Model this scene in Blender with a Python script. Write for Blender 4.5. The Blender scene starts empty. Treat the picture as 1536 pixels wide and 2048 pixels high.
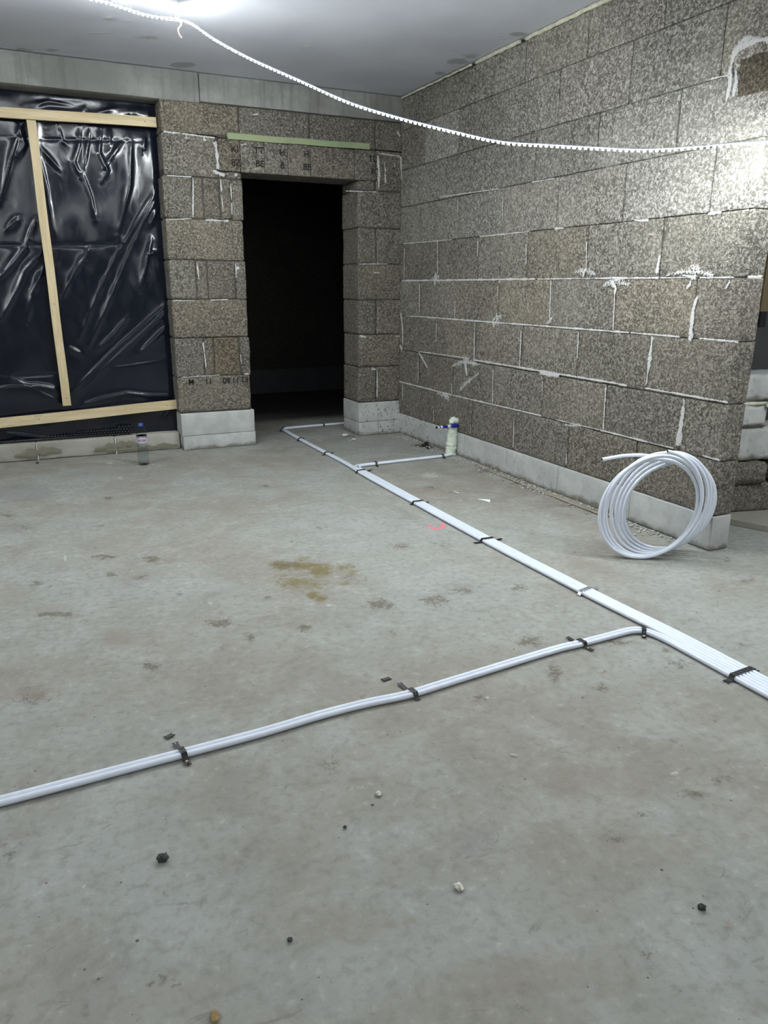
import bpy, bmesh, math, random
import numpy as np
from mathutils import Vector, Matrix, noise

# ------------------------------------------------------------------ camera, world, exposure
sc = bpy.context.scene
C = sc.collection
F_PX = 1512.1                       # focal length in pixels of the 1536 x 2048 frame
PITCH, ROLL, YAW, CAM_H = 0.290229, -0.00464, 0.44162, 1.25
cam_d = bpy.data.cameras.new('camera')
cam = bpy.data.objects.new('camera', cam_d); C.objects.link(cam); sc.camera = cam
cam_d.sensor_fit = 'VERTICAL'; cam_d.sensor_height = 36.0
cam_d.lens = F_PX / 2048 * 36.0
cam_d.clip_start = 0.05; cam_d.clip_end = 60
fwd = Vector((math.sin(YAW) * math.cos(PITCH), math.cos(YAW) * math.cos(PITCH), -math.sin(PITCH)))
rgt = Vector((math.cos(YAW), -math.sin(YAW), 0)); dwn = fwd.cross(rgt)
r2 = math.cos(ROLL) * rgt + math.sin(ROLL) * dwn
d2 = -math.sin(ROLL) * rgt + math.cos(ROLL) * dwn
cam.matrix_world = Matrix(((r2.x, -d2.x, -fwd.x, 0), (r2.y, -d2.y, -fwd.y, 0), (r2.z, -d2.z, -fwd.z, CAM_H), (0, 0, 0, 1)))

world = bpy.data.worlds.new('night'); sc.world = world; world.use_nodes = True
world.node_tree.nodes['Background'].inputs[0].default_value = (0.02, 0.025, 0.04, 1)
world.node_tree.nodes['Background'].inputs[1].default_value = 0.1
sc.view_settings.view_transform = 'Standard'; sc.view_settings.look = 'None'
sc.view_settings.gamma = 1.0; sc.view_settings.use_curve_mapping = False
sc.view_settings.exposure = 1.5
sc.cycles.use_denoising = True
sc.cycles.use_light_tree = True
sc.cycles.max_bounces = 6; sc.cycles.diffuse_bounces = 3; sc.cycles.transparent_max_bounces = 12
sc.cycles.sample_clamp_indirect = 6.0

LED_POWER = 300.0                   # radiance of each diode
LED_TINT = (0.92, 0.975, 0.985)

# room dimensions, metres
RX, BY, CH = 2.965, 5.97, 2.69      # face of the right wall, face of the back wall, ceiling
WE = 2.505                          # free end of the right wall
TH = 0.12                           # its thickness
DL, DR, WT = 1.64, 2.58, 0.34       # doorway sides, thickness of the back wall
rng = random.Random(7)

# ------------------------------------------------------------------ material helpers
class NT:
    def __init__(s, name):
        s.m = bpy.data.materials.new(name); s.m.use_nodes = True
        s.t = s.m.node_tree; s.b = s.t.nodes['Principled BSDF']
    def n(s, kind, **kw):
        x = s.t.nodes.new(kind)
        for k, v in kw.items(): setattr(x, k, v)
        return x
    def l(s, a, b): s.t.links.new(a, b)
    def put(s, sock, v):
        if hasattr(v, 'is_output'): s.l(v, sock)
        elif isinstance(v, (tuple, list)): sock.default_value = tuple(v) + ((1,) if len(v) == 3 and len(sock.default_value) == 4 else ())
        else: sock.default_value = v
    def co(s): return s.n('ShaderNodeTexCoord').outputs['Object']
    def scale(s, vec, sc3):
        x = s.n('ShaderNodeMapping'); s.l(vec, x.inputs[0]); x.inputs['Scale'].default_value = sc3
        return x.outputs[0]
    def noise(s, vec, scale, detail=4, rough=0.55, dist=0.0):
        x = s.n('ShaderNodeTexNoise'); s.l(vec, x.inputs['Vector'])
        x.inputs['Scale'].default_value = scale; x.inputs['Detail'].default_value = detail
        x.inputs['Roughness'].default_value = rough; x.inputs['Distortion'].default_value = dist
        return x.outputs['Fac']
    def voro(s, vec, scale, feature='F1', out='Distance', rnd=1.0):
        x = s.n('ShaderNodeTexVoronoi', feature=feature); s.l(vec, x.inputs['Vector'])
        x.inputs['Scale'].default_value = scale; x.inputs['Randomness'].default_value = rnd
        return x.outputs[out]
    def math(s, op, a, b=0.0, clamp=False):
        x = s.n('ShaderNodeMath', operation=op, use_clamp=clamp); s.put(x.inputs[0], a); s.put(x.inputs[1], b)
        return x.outputs[0]
    def ramp(s, fac, lo, hi, a=0.0, b=1.0):
        x = s.n('ShaderNodeMapRange', interpolation_type='SMOOTHSTEP'); s.put(x.inputs[0], fac)
        x.inputs[1].default_value = lo; x.inputs[2].default_value = hi
        x.inputs[3].default_value = a; x.inputs[4].default_value = b
        return x.outputs[0]
    def mix(s, f, a, b, mode='MIX'):
        x = s.n('ShaderNodeMix', data_type='RGBA', blend_type=mode)
        s.put(x.inputs[0], f); s.put(x.inputs[6], a); s.put(x.inputs[7], b)
        return x.outputs[2]
    def attr(s, name, out='Fac'): return s.n('ShaderNodeAttribute', attribute_name=name).outputs[out]
    def bump(s, h, strength, dist, prev=None):
        x = s.n('ShaderNodeBump'); s.l(h, x.inputs['Height'])
        x.inputs['Strength'].default_value = strength; x.inputs['Distance'].default_value = dist
        if prev is not None: s.l(prev, x.inputs['Normal'])
        return x.outputs[0]
    def fin(s, color=None, rough=None, normal=None, **kw):
        if color is not None: s.put(s.b.inputs['Base Color'], color)
        if rough is not None: s.put(s.b.inputs['Roughness'], rough)
        if normal is not None: s.put(s.b.inputs['Normal'], normal)
        for k, v in kw.items(): s.put(s.b.inputs[k.replace('_', ' ')], v)
        return s.m

def simple(name, col, rough=0.5, noise_scale=0, amt=0.15, bump=0.0, **kw):
    a = NT(name); c = col
    if noise_scale:
        co = a.co(); nz = a.noise(co, noise_scale, 4)
        c = a.mix(a.ramp(nz, 0.3, 0.7), tuple(x * (1 - amt) for x in col), tuple(min(1, x * (1 + amt)) for x in col))
        if bump: kw['normal'] = a.bump(nz, 0.6, bump)
    return a.fin(c, rough, **kw)

M = {}
# rough lightweight-aggregate block
def block_mat(name, base, light, dark):
    a = NT(name); co = a.co()
    v = a.voro(co, 110); n1 = a.noise(co, 72, 3, 0.72, 0.6); n0 = a.noise(co, 22, 2); n2 = a.noise(co, 3.2, 3)
    h = a.math('ADD', a.math('MULTIPLY', a.ramp(v, 0.1, 0.7), -0.35), a.math('MULTIPLY', a.ramp(n1, 0.34, 0.66), 1.0))
    c = a.mix(a.ramp(h, -0.1, 0.42), dark, base)
    c = a.mix(a.ramp(h, 0.36, 0.85), c, light)
    c = a.mix(a.ramp(n0, 0.35, 0.7, 0.0, 0.3), c, base)
    c = a.mix(a.ramp(n2, 0.35, 0.75, 0.0, 0.22), c, (base[0] * 1.7, base[1] * 1.68, base[2] * 1.6))
    c = a.mix(1.0, c, a.attr('tone', 'Color'), 'MULTIPLY')
    nb = a.bump(h, 0.75, 0.005)
    return a.fin(c, 0.95, nb)
M['block'] = block_mat('aggregate_block', (0.185, 0.170, 0.143), (0.33, 0.31, 0.268), (0.055, 0.049, 0.038))
# smooth white aerated block
def aac():
    a = NT('aerated_block'); co = a.co(); n1 = a.noise(co, 8, 5); n2 = a.noise(co, 140, 2)
    c = a.mix(a.ramp(n1, 0.35, 0.7), (0.40, 0.41, 0.40), (0.50, 0.51, 0.495))
    spots = a.ramp(a.noise(a.scale(co, (1, 1, 1)), 42, 3, 0.6), 0.60, 0.64)
    spots = a.math('MULTIPLY', spots, a.attr('speck'))
    c = a.mix(a.math('MULTIPLY', spots, 0.85), c, (0.10, 0.09, 0.075))
    z = a.n('ShaderNodeSeparateXYZ'); a.l(co, z.inputs[0])
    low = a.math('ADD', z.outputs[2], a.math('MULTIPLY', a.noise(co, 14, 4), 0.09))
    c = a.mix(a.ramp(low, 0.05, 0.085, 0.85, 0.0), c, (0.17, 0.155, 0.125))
    return a.fin(c, 0.9, a.bump(n2, 0.3, 0.002))
M['aac'] = aac()
M['joint'] = simple('recessed_joint_mortar', (0.06, 0.055, 0.048), 0.95, 40, 0.3, 0.004)
def concrete(name, c0, c1, streak=True):
    a = NT(name); co = a.co()
    n1 = a.noise(co, 2.4, 6, 0.6); n2 = a.noise(co, 30, 4)
    c = a.mix(a.ramp(n1, 0.35, 0.68), c0, c1)
    if streak:
        st = a.noise(a.scale(co, (22, 22, 1.6)), 1.0, 3)
        c = a.mix(a.math('MULTIPLY', a.ramp(st, 0.5, 0.75), 0.45), c, tuple(x * 0.55 for x in c0))
    c = a.mix(a.ramp(n2, 0.3, 0.7, 0.0, 0.18), c, tuple(x * 0.7 for x in c0))
    return a.fin(c, 0.85, a.bump(n2, 0.35, 0.003))
M['beam'] = concrete('ring_beam_concrete', (0.17, 0.172, 0.16), (0.28, 0.285, 0.27))
M['sill'] = concrete('sill_concrete', (0.29, 0.28, 0.24), (0.42, 0.41, 0.36), False)
M['plaster'] = simple('grey_plaster', (0.22, 0.225, 0.24), 0.9, 5, 0.08)

def floor_mat():
    a = NT('screed_floor'); co = a.co()
    big = a.noise(co, 0.9, 5, 0.6, 0.4); mid = a.noise(co, 4.5, 6, 0.62, 0.5); fine = a.noise(co, 34, 5, 0.62)
    tiny = a.noise(co, 160, 3, 0.6)
    c = a.mix(a.ramp(big, 0.36, 0.66), (0.258, 0.243, 0.208), (0.30, 0.312, 0.294))
    c = a.mix(a.ramp(mid, 0.42, 0.70, 0.0, 0.55), c, (0.35, 0.36, 0.342))
    c = a.mix(a.ramp(mid, 0.30, 0.44, 0.65, 0.0), c, (0.235, 0.225, 0.205))
    c = a.mix(a.ramp(fine, 0.34, 0.52, 0.5, 0.0), c, (0.20, 0.19, 0.17))
    c = a.mix(a.ramp(fine, 0.56, 0.72, 0.0, 0.35), c, (0.46, 0.46, 0.43))
    # troweling scrapes: short pits stretched across the room
    scr = a.noise(a.scale(co, (9, 26, 1)), 1.0, 4, 0.6, 0.8)
    scm = a.ramp(scr, 0.66, 0.72)
    c = a.mix(a.math('MULTIPLY', scm, 0.45), c, (0.16, 0.15, 0.13))
    def am(name, k=0.9, lo=0.42, hi=0.62):
        x = a.math('ADD', a.attr(name), a.math('MULTIPLY', a.math('SUBTRACT', a.noise(co, 38, 5, 0.65, 0.6), 0.5), k))
        return a.ramp(x, lo, hi)
    dn = a.math('ADD', a.math('MULTIPLY', a.math('SUBTRACT', a.noise(co, 85, 5, 0.75, 0.5), 0.5), 2.3), a.math('MULTIPLY', a.math('SUBTRACT', a.noise(co, 24, 3), 0.5), 1.6))
    dirt = a.ramp(a.math('ADD', a.math('MINIMUM', a.attr('dirt'), 0.85), dn), 0.42, 0.95)
    dirt = a.math('MULTIPLY', dirt, a.ramp(a.attr('dirt'), 0.08, 0.3))
    c = a.mix(a.math('MULTIPLY', dirt, 0.85), c, (0.135, 0.115, 0.088))
    c = a.mix(a.math('MULTIPLY', am('damp', 0.7), 0.5), c, (0.21, 0.205, 0.20))
    c = a.mix(a.math('MULTIPLY', am('tan', 0.9, 0.3, 0.75), 0.65), c, (0.245, 0.222, 0.185))
    c = a.mix(a.math('MULTIPLY', am('pale', 0.9), 0.55), c, (0.50, 0.505, 0.49))
    c = a.mix(a.math('MULTIPLY', am('stain', 2.2, 0.2, 1.25), 0.85), c, (0.15, 0.115, 0.03))
    c = a.mix(a.math('MULTIPLY', am('pink', 1.0, 0.35, 0.7), 0.85), c, (0.78, 0.16, 0.22))
    # scattered black grit holes
    vv = a.voro(co, 12.0); pm = a.voro(co, 12.0, out='Color'); sp = a.n('ShaderNodeSeparateXYZ'); a.l(pm, sp.inputs[0])
    rad = a.math('MULTIPLY', sp.outputs[0], 0.062)
    hole = a.math('LESS_THAN', vv, a.math('SUBTRACT', rad, 0.008))
    c = a.mix(a.math('MULTIPLY', hole, 0.85), c, (0.045, 0.04, 0.035))
    v3 = a.voro(co, 30.0); p3 = a.voro(co, 30.0, out='Color'); s3 = a.n('ShaderNodeSeparateXYZ'); a.l(p3, s3.inputs[0])
    h3 = a.math('LESS_THAN', v3, a.math('SUBTRACT', a.math('MULTIPLY', s3.outputs[1], 0.22), 0.125))
    c = a.mix(a.math('MULTIPLY', h3, 0.7), c, (0.06, 0.055, 0.045))
    pit = a.ramp(a.noise(a.scale(co, (1, 1.5, 1)), 13, 6, 0.7, 1.2), 0.60, 0.70)
    c = a.mix(a.math('MULTIPLY', pit, 0.42), c, (0.15, 0.135, 0.11))
    c = a.mix(a.math('MULTIPLY', a.attr('painted_shade'), 1.0), c, (0.022, 0.021, 0.019))  # floor beyond the doorway painted near black for the unlit room
    h = a.math('ADD', a.math('MULTIPLY', mid, 0.8), a.math('MULTIPLY', fine, 0.35))
    h = a.math('SUBTRACT', h, a.math('MULTIPLY', dirt, 0.12))
    h = a.math('SUBTRACT', h, a.math('MULTIPLY', scm, 0.10)); h = a.math('SUBTRACT', h, a.math('MULTIPLY', pit, 0.10))
    n = a.bump(h, 0.5, 0.012); n = a.bump(tiny, 0.25, 0.002, n)
    return a.fin(c, a.ramp(mid, 0.3, 0.7, 0.82, 0.6), n, Specular_IOR_Level=0.25)
M['floor'] = floor_mat()
def ceil_mat():
    a = NT('ceiling_slab'); co = a.co(); n1 = a.noise(co, 1.6, 5); n2 = a.noise(co, 60, 3)
    c = a.mix(a.ramp(n1, 0.3, 0.7), (0.52, 0.535, 0.59), (0.60, 0.615, 0.67))
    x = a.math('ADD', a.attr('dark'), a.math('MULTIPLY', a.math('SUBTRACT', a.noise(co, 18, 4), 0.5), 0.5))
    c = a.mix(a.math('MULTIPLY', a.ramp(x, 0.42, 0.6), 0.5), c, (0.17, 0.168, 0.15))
    p = a.math('ADD', a.attr('pale'), a.math('MULTIPLY', a.math('SUBTRACT', a.noise(co, 30, 4), 0.5), 0.5))
    c = a.mix(a.math('MULTIPLY', a.ramp(p, 0.45, 0.55), 0.8), c, (0.6, 0.6, 0.58))
    h = a.math('ADD', a.attr('bumpy'), a.math('MULTIPLY', n1, 0.4))
    return a.fin(c, 0.8, a.bump(a.math('ADD', h, a.math('MULTIPLY', n2, 0.03)), 0.5, 0.01))
M['ceiling'] = ceil_mat()
def smear_mat(name='white_joint_mortar', c0=(0.44, 0.44, 0.43), c1=(0.62, 0.62, 0.61), sc_=95, k_=4.2):
    a = NT(name); co = a.co()
    x = a.math('ADD', a.attr('cov'), a.math('MULTIPLY', a.math('SUBTRACT', a.noise(co, sc_, 4, 0.75), 0.5), k_))
    al = a.ramp(x, 0.46, 0.62, 0.0, 0.95)
    n = a.noise(co, 60, 3)
    c = a.mix(n, c0, c1)
    return a.fin(c, 0.9, a.bump(n, 0.5, 0.003), Alpha=al)
M['smear'] = smear_mat()
M['stamp'] = simple('black_stamp_ink', (0.028, 0.026, 0.024), 0.8)
def stamp_mat():
    a = NT('worn_stamp_ink'); co = a.co()
    al = a.ramp(a.noise(co, 110, 3, 0.7), 0.30, 0.46, 0.1, 0.92)
    return a.fin((0.012, 0.011, 0.010), 0.9, Alpha=al)
M['stamp'] = stamp_mat()
M['pipe'] = simple('white_plastic_pipe', (0.70, 0.745, 0.84), 0.33, 30, 0.03)
M['print'] = simple('grey_pipe_print', (0.22, 0.24, 0.30), 0.5)
M['strap'] = simple('black_banding', (0.008, 0.0075, 0.0075), 0.5)
M['zinc'] = simple('zinc_banding', (0.55, 0.56, 0.57), 0.32, 60, 0.15, Metallic=0.85)
M['brass'] = simple('nail_head', (0.62, 0.50, 0.36), 0.35, Metallic=0.7)
def wood(name, c0, c1, ax):
    a = NT(name); co = a.co(); s3 = [14, 14, 14]; s3[ax] = 1.2
    n = a.noise(a.scale(co, s3), 2.2, 4, 0.6, 0.8); n2 = a.noise(co, 5, 3)
    c = a.mix(a.ramp(n, 0.35, 0.7), c0, c1); c = a.mix(a.ramp(n2, 0.62, 0.75, 0, 0.35), c, tuple(x * 0.6 for x in c0))
    kn = a.ramp(a.voro(a.scale(co, [2.2 if i == ax else 6 for i in range(3)]), 1.0), 0.03, 0.09, 1.0, 0.0)
    c = a.mix(a.math('MULTIPLY', kn, 0.6), c, (0.22, 0.12, 0.05))
    return a.fin(c, 0.7, a.bump(n, 0.3, 0.002))
M['wood_x'] = wood('pine_batten_x', (0.50, 0.40, 0.235), (0.64, 0.53, 0.34), 0)
M['wood_z'] = wood('pine_batten_z', (0.50, 0.40, 0.235), (0.64, 0.53, 0.34), 2)
M['green'] = wood('green_lath', (0.27, 0.30, 0.17), (0.20, 0.29, 0.16), 0)
M['lath'] = wood('weathered_lath', (0.22, 0.19, 0.14), (0.34, 0.30, 0.24), 1)
M['brown_wood'] = wood('brown_post', (0.11, 0.08, 0.045), (0.17, 0.13, 0.075), 2)
def foil_mat():
    a = NT('black_polythene'); co = a.co()
    w1 = a.noise(a.scale(co, (2.6, 1, 1.0)), 1.3, 2, 0.4, 0.8); w2 = a.noise(a.scale(co, (9, 1, 4)), 1.6, 2, 0.5, 1.5)
    n = a.bump(w1, 0.12, 0.04); n = a.bump(w2, 0.05, 0.008, n)
    return a.fin((0.005, 0.007, 0.014), a.ramp(w2, 0.3, 0.7, 0.12, 0.2), n, Specular_IOR_Level=0.5)
M['foil'] = foil_mat()
M['unlit_base'] = simple('base_with_painted_shade', (0.03, 0.032, 0.034), 0.8, 6, 0.2)  # far base course, its colour darkened to stand for the unlit room
M['damp'] = None
M['membrane'] = simple('black_dimple_membrane', (0.012, 0.012, 0.012), 0.5)
def foam_mat(name, c0, c1):
    a = NT(name); co = a.co(); n = a.noise(co, 26, 4, 0.6)
    c = a.mix(a.ramp(n, 0.35, 0.65), c0, c1)
    return a.fin(c, 0.75, a.bump(n, 0.7, 0.008), Subsurface_Weight=0.05)
M['foam'] = foam_mat('pale_green_foam', (0.55, 0.62, 0.50), (0.70, 0.76, 0.66))
M['cream'] = foam_mat('cream_foam', (0.50, 0.48, 0.37), (0.66, 0.64, 0.52))
M['blue'] = simple('blue_tape', (0.015, 0.02, 0.30), 0.35)
M['white'] = simple('white_plastic', (0.75, 0.77, 0.78), 0.4)
M['blackp'] = simple('black_plastic', (0.012, 0.012, 0.014), 0.5)
M['cap'] = simple('blue_bottle_cap', (0.05, 0.09, 0.36), 0.35)
M['label_w'] = simple('bottle_label', (0.55, 0.50, 0.58), 0.4)
M['label_p'] = simple('bottle_label_purple', (0.14, 0.08, 0.16), 0.4)
M['label_m'] = simple('bottle_label_mauve', (0.22, 0.15, 0.20), 0.4)
a = NT('clear_pet'); M['pet'] = a.fin((0.86, 0.90, 0.92), 0.06, Transmission_Weight=1.0, IOR=1.12, Specular_IOR_Level=0.9)
a = NT('water'); M['water'] = a.fin((0.9, 0.95, 0.95), 0.0, Transmission_Weight=1.0, IOR=1.05)
def stone(name, c0, c1): return simple(name, c0, 0.9, 90, 0.5, 0.002)
M['dark_stone'] = stone('dark_stone', (0.05, 0.05, 0.052), None)
M['pale_chip'] = stone('pale_chip', (0.58, 0.56, 0.50), None)
M['tan_leaf'] = simple('dry_leaf', (0.26, 0.17, 0.07), 0.7, 60, 0.3, 0.002)
M['copper'] = simple('red_wire', (0.55, 0.16, 0.14), 0.5)
M['steel'] = simple('steel_wire', (0.45, 0.45, 0.47), 0.4, Metallic=0.7)
def emit(name, col, k):
    a = NT(name); return a.fin((0.12, 0.12, 0.13), 0.4, Emission_Color=tuple(col) + (1,), Emission_Strength=k)
M['led'] = emit('lit_diode', LED_TINT, LED_POWER)
M['led_back'] = emit('diode_light_leaking_through_the_tape', LED_TINT, LED_POWER * 0.22)
M['sleeve'] = emit('glowing_sleeve', (0.60, 0.74, 1.0), 0.2)

# ------------------------------------------------------------------ object helpers
def tagx(o, label=None, cat=None, group=None, kind=None):
    if label: o['label'] = label
    if cat: o['category'] = cat
    if group: o['group'] = group
    if kind: o['kind'] = kind
    return o
def empty(name, loc, label, cat, group=None, rz=0):
    o = bpy.data.objects.new(name, None); C.objects.link(o); o.location = loc; o.rotation_euler = (0, 0, rz)
    o.empty_display_size = 0.05
    return tagx(o, label, cat, group)
def link(name, me, mat, parent=None, smooth=True, loc=None):
    for m_ in (mat if isinstance(mat, (list, tuple)) else [mat]): me.materials.append(m_)
    if smooth: me.polygons.foreach_set('use_smooth', [True] * len(me.polygons))
    o = bpy.data.objects.new(name, me); C.objects.link(o)
    if loc is not None: o.location = loc
    if parent is not None: o.parent = parent
    return o
class MB:
    """collects vertices and faces for one mesh"""
    def __init__(s): s.v = []; s.f = []; s.a = {}; s.mi = []
    def add(s, v, f, **attrs):
        o = len(s.v); s.v += [tuple(p) for p in v]; s.f += [tuple(i + o for i in q) for q in f]
        for k, val in attrs.items():
            L = s.a.setdefault(k, []); L += [None] * (o - len(L))
            L += list(val) if isinstance(val, list) else [val] * len(v)
    def box(s, lo, hi, **at):
        x0, y0, z0 = lo; x1, y1, z1 = hi
        v = [(x0, y0, z0), (x1, y0, z0), (x1, y1, z0), (x0, y1, z0), (x0, y0, z1), (x1, y0, z1), (x1, y1, z1), (x0, y1, z1)]
        s.add(v, [(0, 3, 2, 1), (4, 5, 6, 7), (0, 1, 5, 4), (1, 2, 6, 5), (2, 3, 7, 6), (3, 0, 4, 7)], **at)
    def mesh(s, name, origin=(0, 0, 0)):
        me = bpy.data.meshes.new(name)
        ox, oy, oz = origin
        me.from_pydata([(x - ox, y - oy, z - oz) for x, y, z in s.v], [], s.f); me.update()
        for k, L in s.a.items():
            L += [None] * (len(s.v) - len(L))
            if any(isinstance(x, tuple) for x in L if x is not None):
                at = me.attributes.new(k, 'FLOAT_COLOR', 'POINT')
                at.data.foreach_set('color', [c for x in L for c in (tuple(x or (1, 1, 1)) + (1,))])
            else:
                at = me.attributes.new(k, 'FLOAT', 'POINT'); at.data.foreach_set('value', [x or 0.0 for x in L])
        return me
    def build(s, name, mat, parent=None, smooth=True, origin=(0, 0, 0)):
        return link(name, s.mesh(name, origin), mat, parent, smooth, origin if parent is None else None)
def nz(p, k): return noise.noise(Vector(p) * k)
def rblock(mb, lo, hi, r=0.006, step=0.03, amp=0.002, rag=0.0, seed=0.0, **at):
    """a masonry block: box with rounded, chipped edges and an uneven face"""
    lo = Vector(lo); hi = Vector(hi); cen = (lo + hi) / 2; h = (hi - lo) / 2
    N = [max(5, int(round(2 * h[i] / step)) + 4) for i in range(3)]
    idx = {}; vs = []; fs = []
    def vid(i, j, k):
        key = (i, j, k)
        if key in idx: return idx[key]
        q = []
        for a_, n_ in zip((i, j, k), range(3)):
            hh = h[n_]; e = min(r * 0.6, hh * 0.3); e2 = min(r + 0.004, hh * 0.6)
            if a_ == 0: q.append(-hh)
            elif a_ == N[n_]: q.append(hh)
            elif a_ == 1: q.append(-hh + e)
            elif a_ == N[n_] - 1: q.append(hh - e)
            else: q.append(-hh + e2 + 2 * (hh - e2) * (a_ - 2) / (N[n_] - 4))
        p = Vector(q); inner = Vector([max(-h[n_] + r, min(h[n_] - r, p[n_])) for n_ in range(3)])
        d = p - inner
        ncorner = sum(1 for n_ in range(3) if abs(d[n_]) > 1e-6)
        if d.length > 1e-9: d = d.normalized(); p = inner + d * r
        else: d = Vector((0, 0, 0))
        wp = p + cen + Vector((seed, seed * 1.7, 0))
        a2 = amp * (nz(wp, 9) + 0.7 * nz(wp, 24))
        if ncorner > 1: a2 -= rag * abs(nz(wp, 14)) + rag * 0.5 * abs(nz(wp, 37))
        p = p + d * a2 + cen
        idx[key] = len(vs); vs.append(p); return idx[key]
    for (a_, b_, c_) in ((0, 1, 2), (1, 2, 0), (2, 0, 1)):
        for side in (0, N[c_]):
            for i in range(N[a_]):
                for j in range(N[b_]):
                    def K(ii, jj):
                        k3 = [0, 0, 0]; k3[a_] = ii; k3[b_] = jj; k3[c_] = side; return vid(*k3)
                    q = (K(i, j), K(i + 1, j), K(i + 1, j + 1), K(i, j + 1))
                    fs.append(q if side else q[::-1])
    mb.add(vs, fs, **at)
def catmull(P, n=8):
    P = [Vector(p) for p in P]; Q = [2 * P[0] - P[1]] + P + [2 * P[-1] - P[-2]]; out = []
    for i in range(1, len(Q) - 2):
        p0, p1, p2, p3 = Q[i - 1:i + 3]
        for k in range(n):
            t = k / n
            out.append(0.5 * ((2 * p1) + (-p0 + p2) * t + (2 * p0 - 5 * p1 + 4 * p2 - p3) * t * t + (-p0 + 3 * p1 - 3 * p2 + p3) * t ** 3))
    return out + [P[-1]]
def frames(P, up=None):
    T = []
    for i in range(len(P)):
        T.append((P[min(i + 1, len(P) - 1)] - P[max(i - 1, 0)]).normalized())
    u = up or (Vector((0, 0, 1)) if abs(T[0].z) < 0.9 else Vector((1, 0, 0)))
    out = []
    for t in T:
        s = t.cross(u)
        if s.length < 1e-4: s = t.cross(Vector((0.3, 1, 0.2)))
        s.normalize(); w = s.cross(t).normalized()
        if up is None: u = w
        out.append((t, s, w))
    return out
def tube(mb, P, rad, seg=10, caps=True, ry=None, up=None, **at):
    P = [Vector(p) for p in P]; fr = frames(P, up); vs = []; fs = []
    for i, (p, (t, s, w)) in enumerate(zip(P, fr)):
        r_ = rad[i] if isinstance(rad, (list, tuple)) else rad
        rr = ry if ry is not None else r_
        for k in range(seg):
            a_ = 2 * math.pi * k / seg
            vs.append(p + s * (r_ * math.cos(a_)) + w * (rr * math.sin(a_)))
    for i in range(len(P) - 1):
        for k in range(seg):
            k2 = (k + 1) % seg
            fs.append((i * seg + k, i * seg + k2, (i + 1) * seg + k2, (i + 1) * seg + k))
    if caps:
        fs.append(tuple(range(seg))[::-1]); fs.append(tuple((len(P) - 1) * seg + k for k in range(seg)))
    mb.add(vs, fs, **at)
def lathe(mb, prof, seg=32, **at):
    vs = [(r_ * math.cos(2 * math.pi * k / seg), r_ * math.sin(2 * math.pi * k / seg), z) for r_, z in prof for k in range(seg)]
    fs = [(i * seg + k, i * seg + (k + 1) % seg, (i + 1) * seg + (k + 1) % seg, (i + 1) * seg + k) for i in range(len(prof) - 1) for k in range(seg)]
    mb.add(vs, fs, **at)
def text_mesh(s, size):
    cu = bpy.data.curves.new('t', 'FONT'); cu.body = s; cu.size = size; cu.align_x = 'CENTER'; cu.align_y = 'CENTER'; cu.offset = 0.0012 if size > 0.05 else 0.0004
    ob = bpy.data.objects.new('t', cu); C.objects.link(ob)
    dg = bpy.context.evaluated_depsgraph_get(); me = bpy.data.meshes.new_from_object(ob.evaluated_get(dg))
    bpy.data.objects.remove(ob); bpy.data.curves.remove(cu)
    v = [tuple(x.co) for x in me.vertices]; fcs = [tuple(p.vertices) for p in me.polygons]
    bpy.data.meshes.remove(me)
    return v, fcs
def blob(mb, c, rad, seed=0, amp=0.25, k=2.0, n=14, **at):
    vs = []; fs = []
    for i in range(n + 1):
        th = math.pi * i / n
        for j in range(2 * n):
            ph = math.pi * j / n
            d = Vector((math.sin(th) * math.cos(ph), math.sin(th) * math.sin(ph), math.cos(th)))
            r_ = 1 + amp * nz(d + Vector((seed, seed, seed)), k) + amp * 0.5 * nz(d + Vector((seed, 0, seed)), k * 2.7)
            vs.append((c[0] + d.x * rad[0] * r_, c[1] + d.y * rad[1] * r_, c[2] + d.z * rad[2] * r_))
    for i in range(n):
        for j in range(2 * n):
            j2 = (j + 1) % (2 * n); fs.append((i * 2 * n + j, (i + 1) * 2 * n + j, (i + 1) * 2 * n + j2, i * 2 * n + j2))
    mb.add(vs, fs, **at)
def tone(b=1.0, warm=0.0): return (b * (1 + warm), b, b * (1 - 1.6 * warm))

# ------------------------------------------------------------------ floor
def blots(X, Y, L, k_=0.9):
    m = np.zeros(X.shape)
    for cx, cy, ax, ay, bx, by, s_ in L:
        det = ax * by - ay * bx; dx = X - cx; dy = Y - cy
        u = (dx * by - dy * bx) / det; v = (dy * ax - dx * ay) / det
        m = np.maximum(m, s_ * np.exp(-(u * u + v * v) * k_))
    return m
def grid_mesh(name, xs, ys, z, attrs, flip=False):
    X, Y = np.meshgrid(xs, ys); n, m = X.shape
    Zv = z(X, Y) if callable(z) else np.full(X.shape, z)
    co = np.stack([X, Y, Zv], -1).reshape(-1, 3)
    i = np.arange((n - 1) * (m - 1)); r_, c_ = i // (m - 1), i % (m - 1); a0 = r_ * m + c_
    F = np.stack([a0, a0 + 1, a0 + m + 1, a0 + m], -1)
    if flip: F = F[:, ::-1]
    me = bpy.data.meshes.new(name); me.vertices.add(len(co)); me.vertices.foreach_set('co', co.ravel())
    me.loops.add(F.size); me.loops.foreach_set('vertex_index', F.ravel().astype(np.int32))
    me.polygons.add(len(F)); me.polygons.foreach_set('loop_start', (np.arange(len(F)) * 4).astype(np.int32))
    me.update(); me.validate()
    for k, L in attrs.items():
        at = me.attributes.new(k, 'FLOAT', 'POINT'); val = L(X, Y) if callable(L) else blots(X, Y, L)
        at.data.foreach_set('value', val.ravel().astype(np.float32))
    return me
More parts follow.
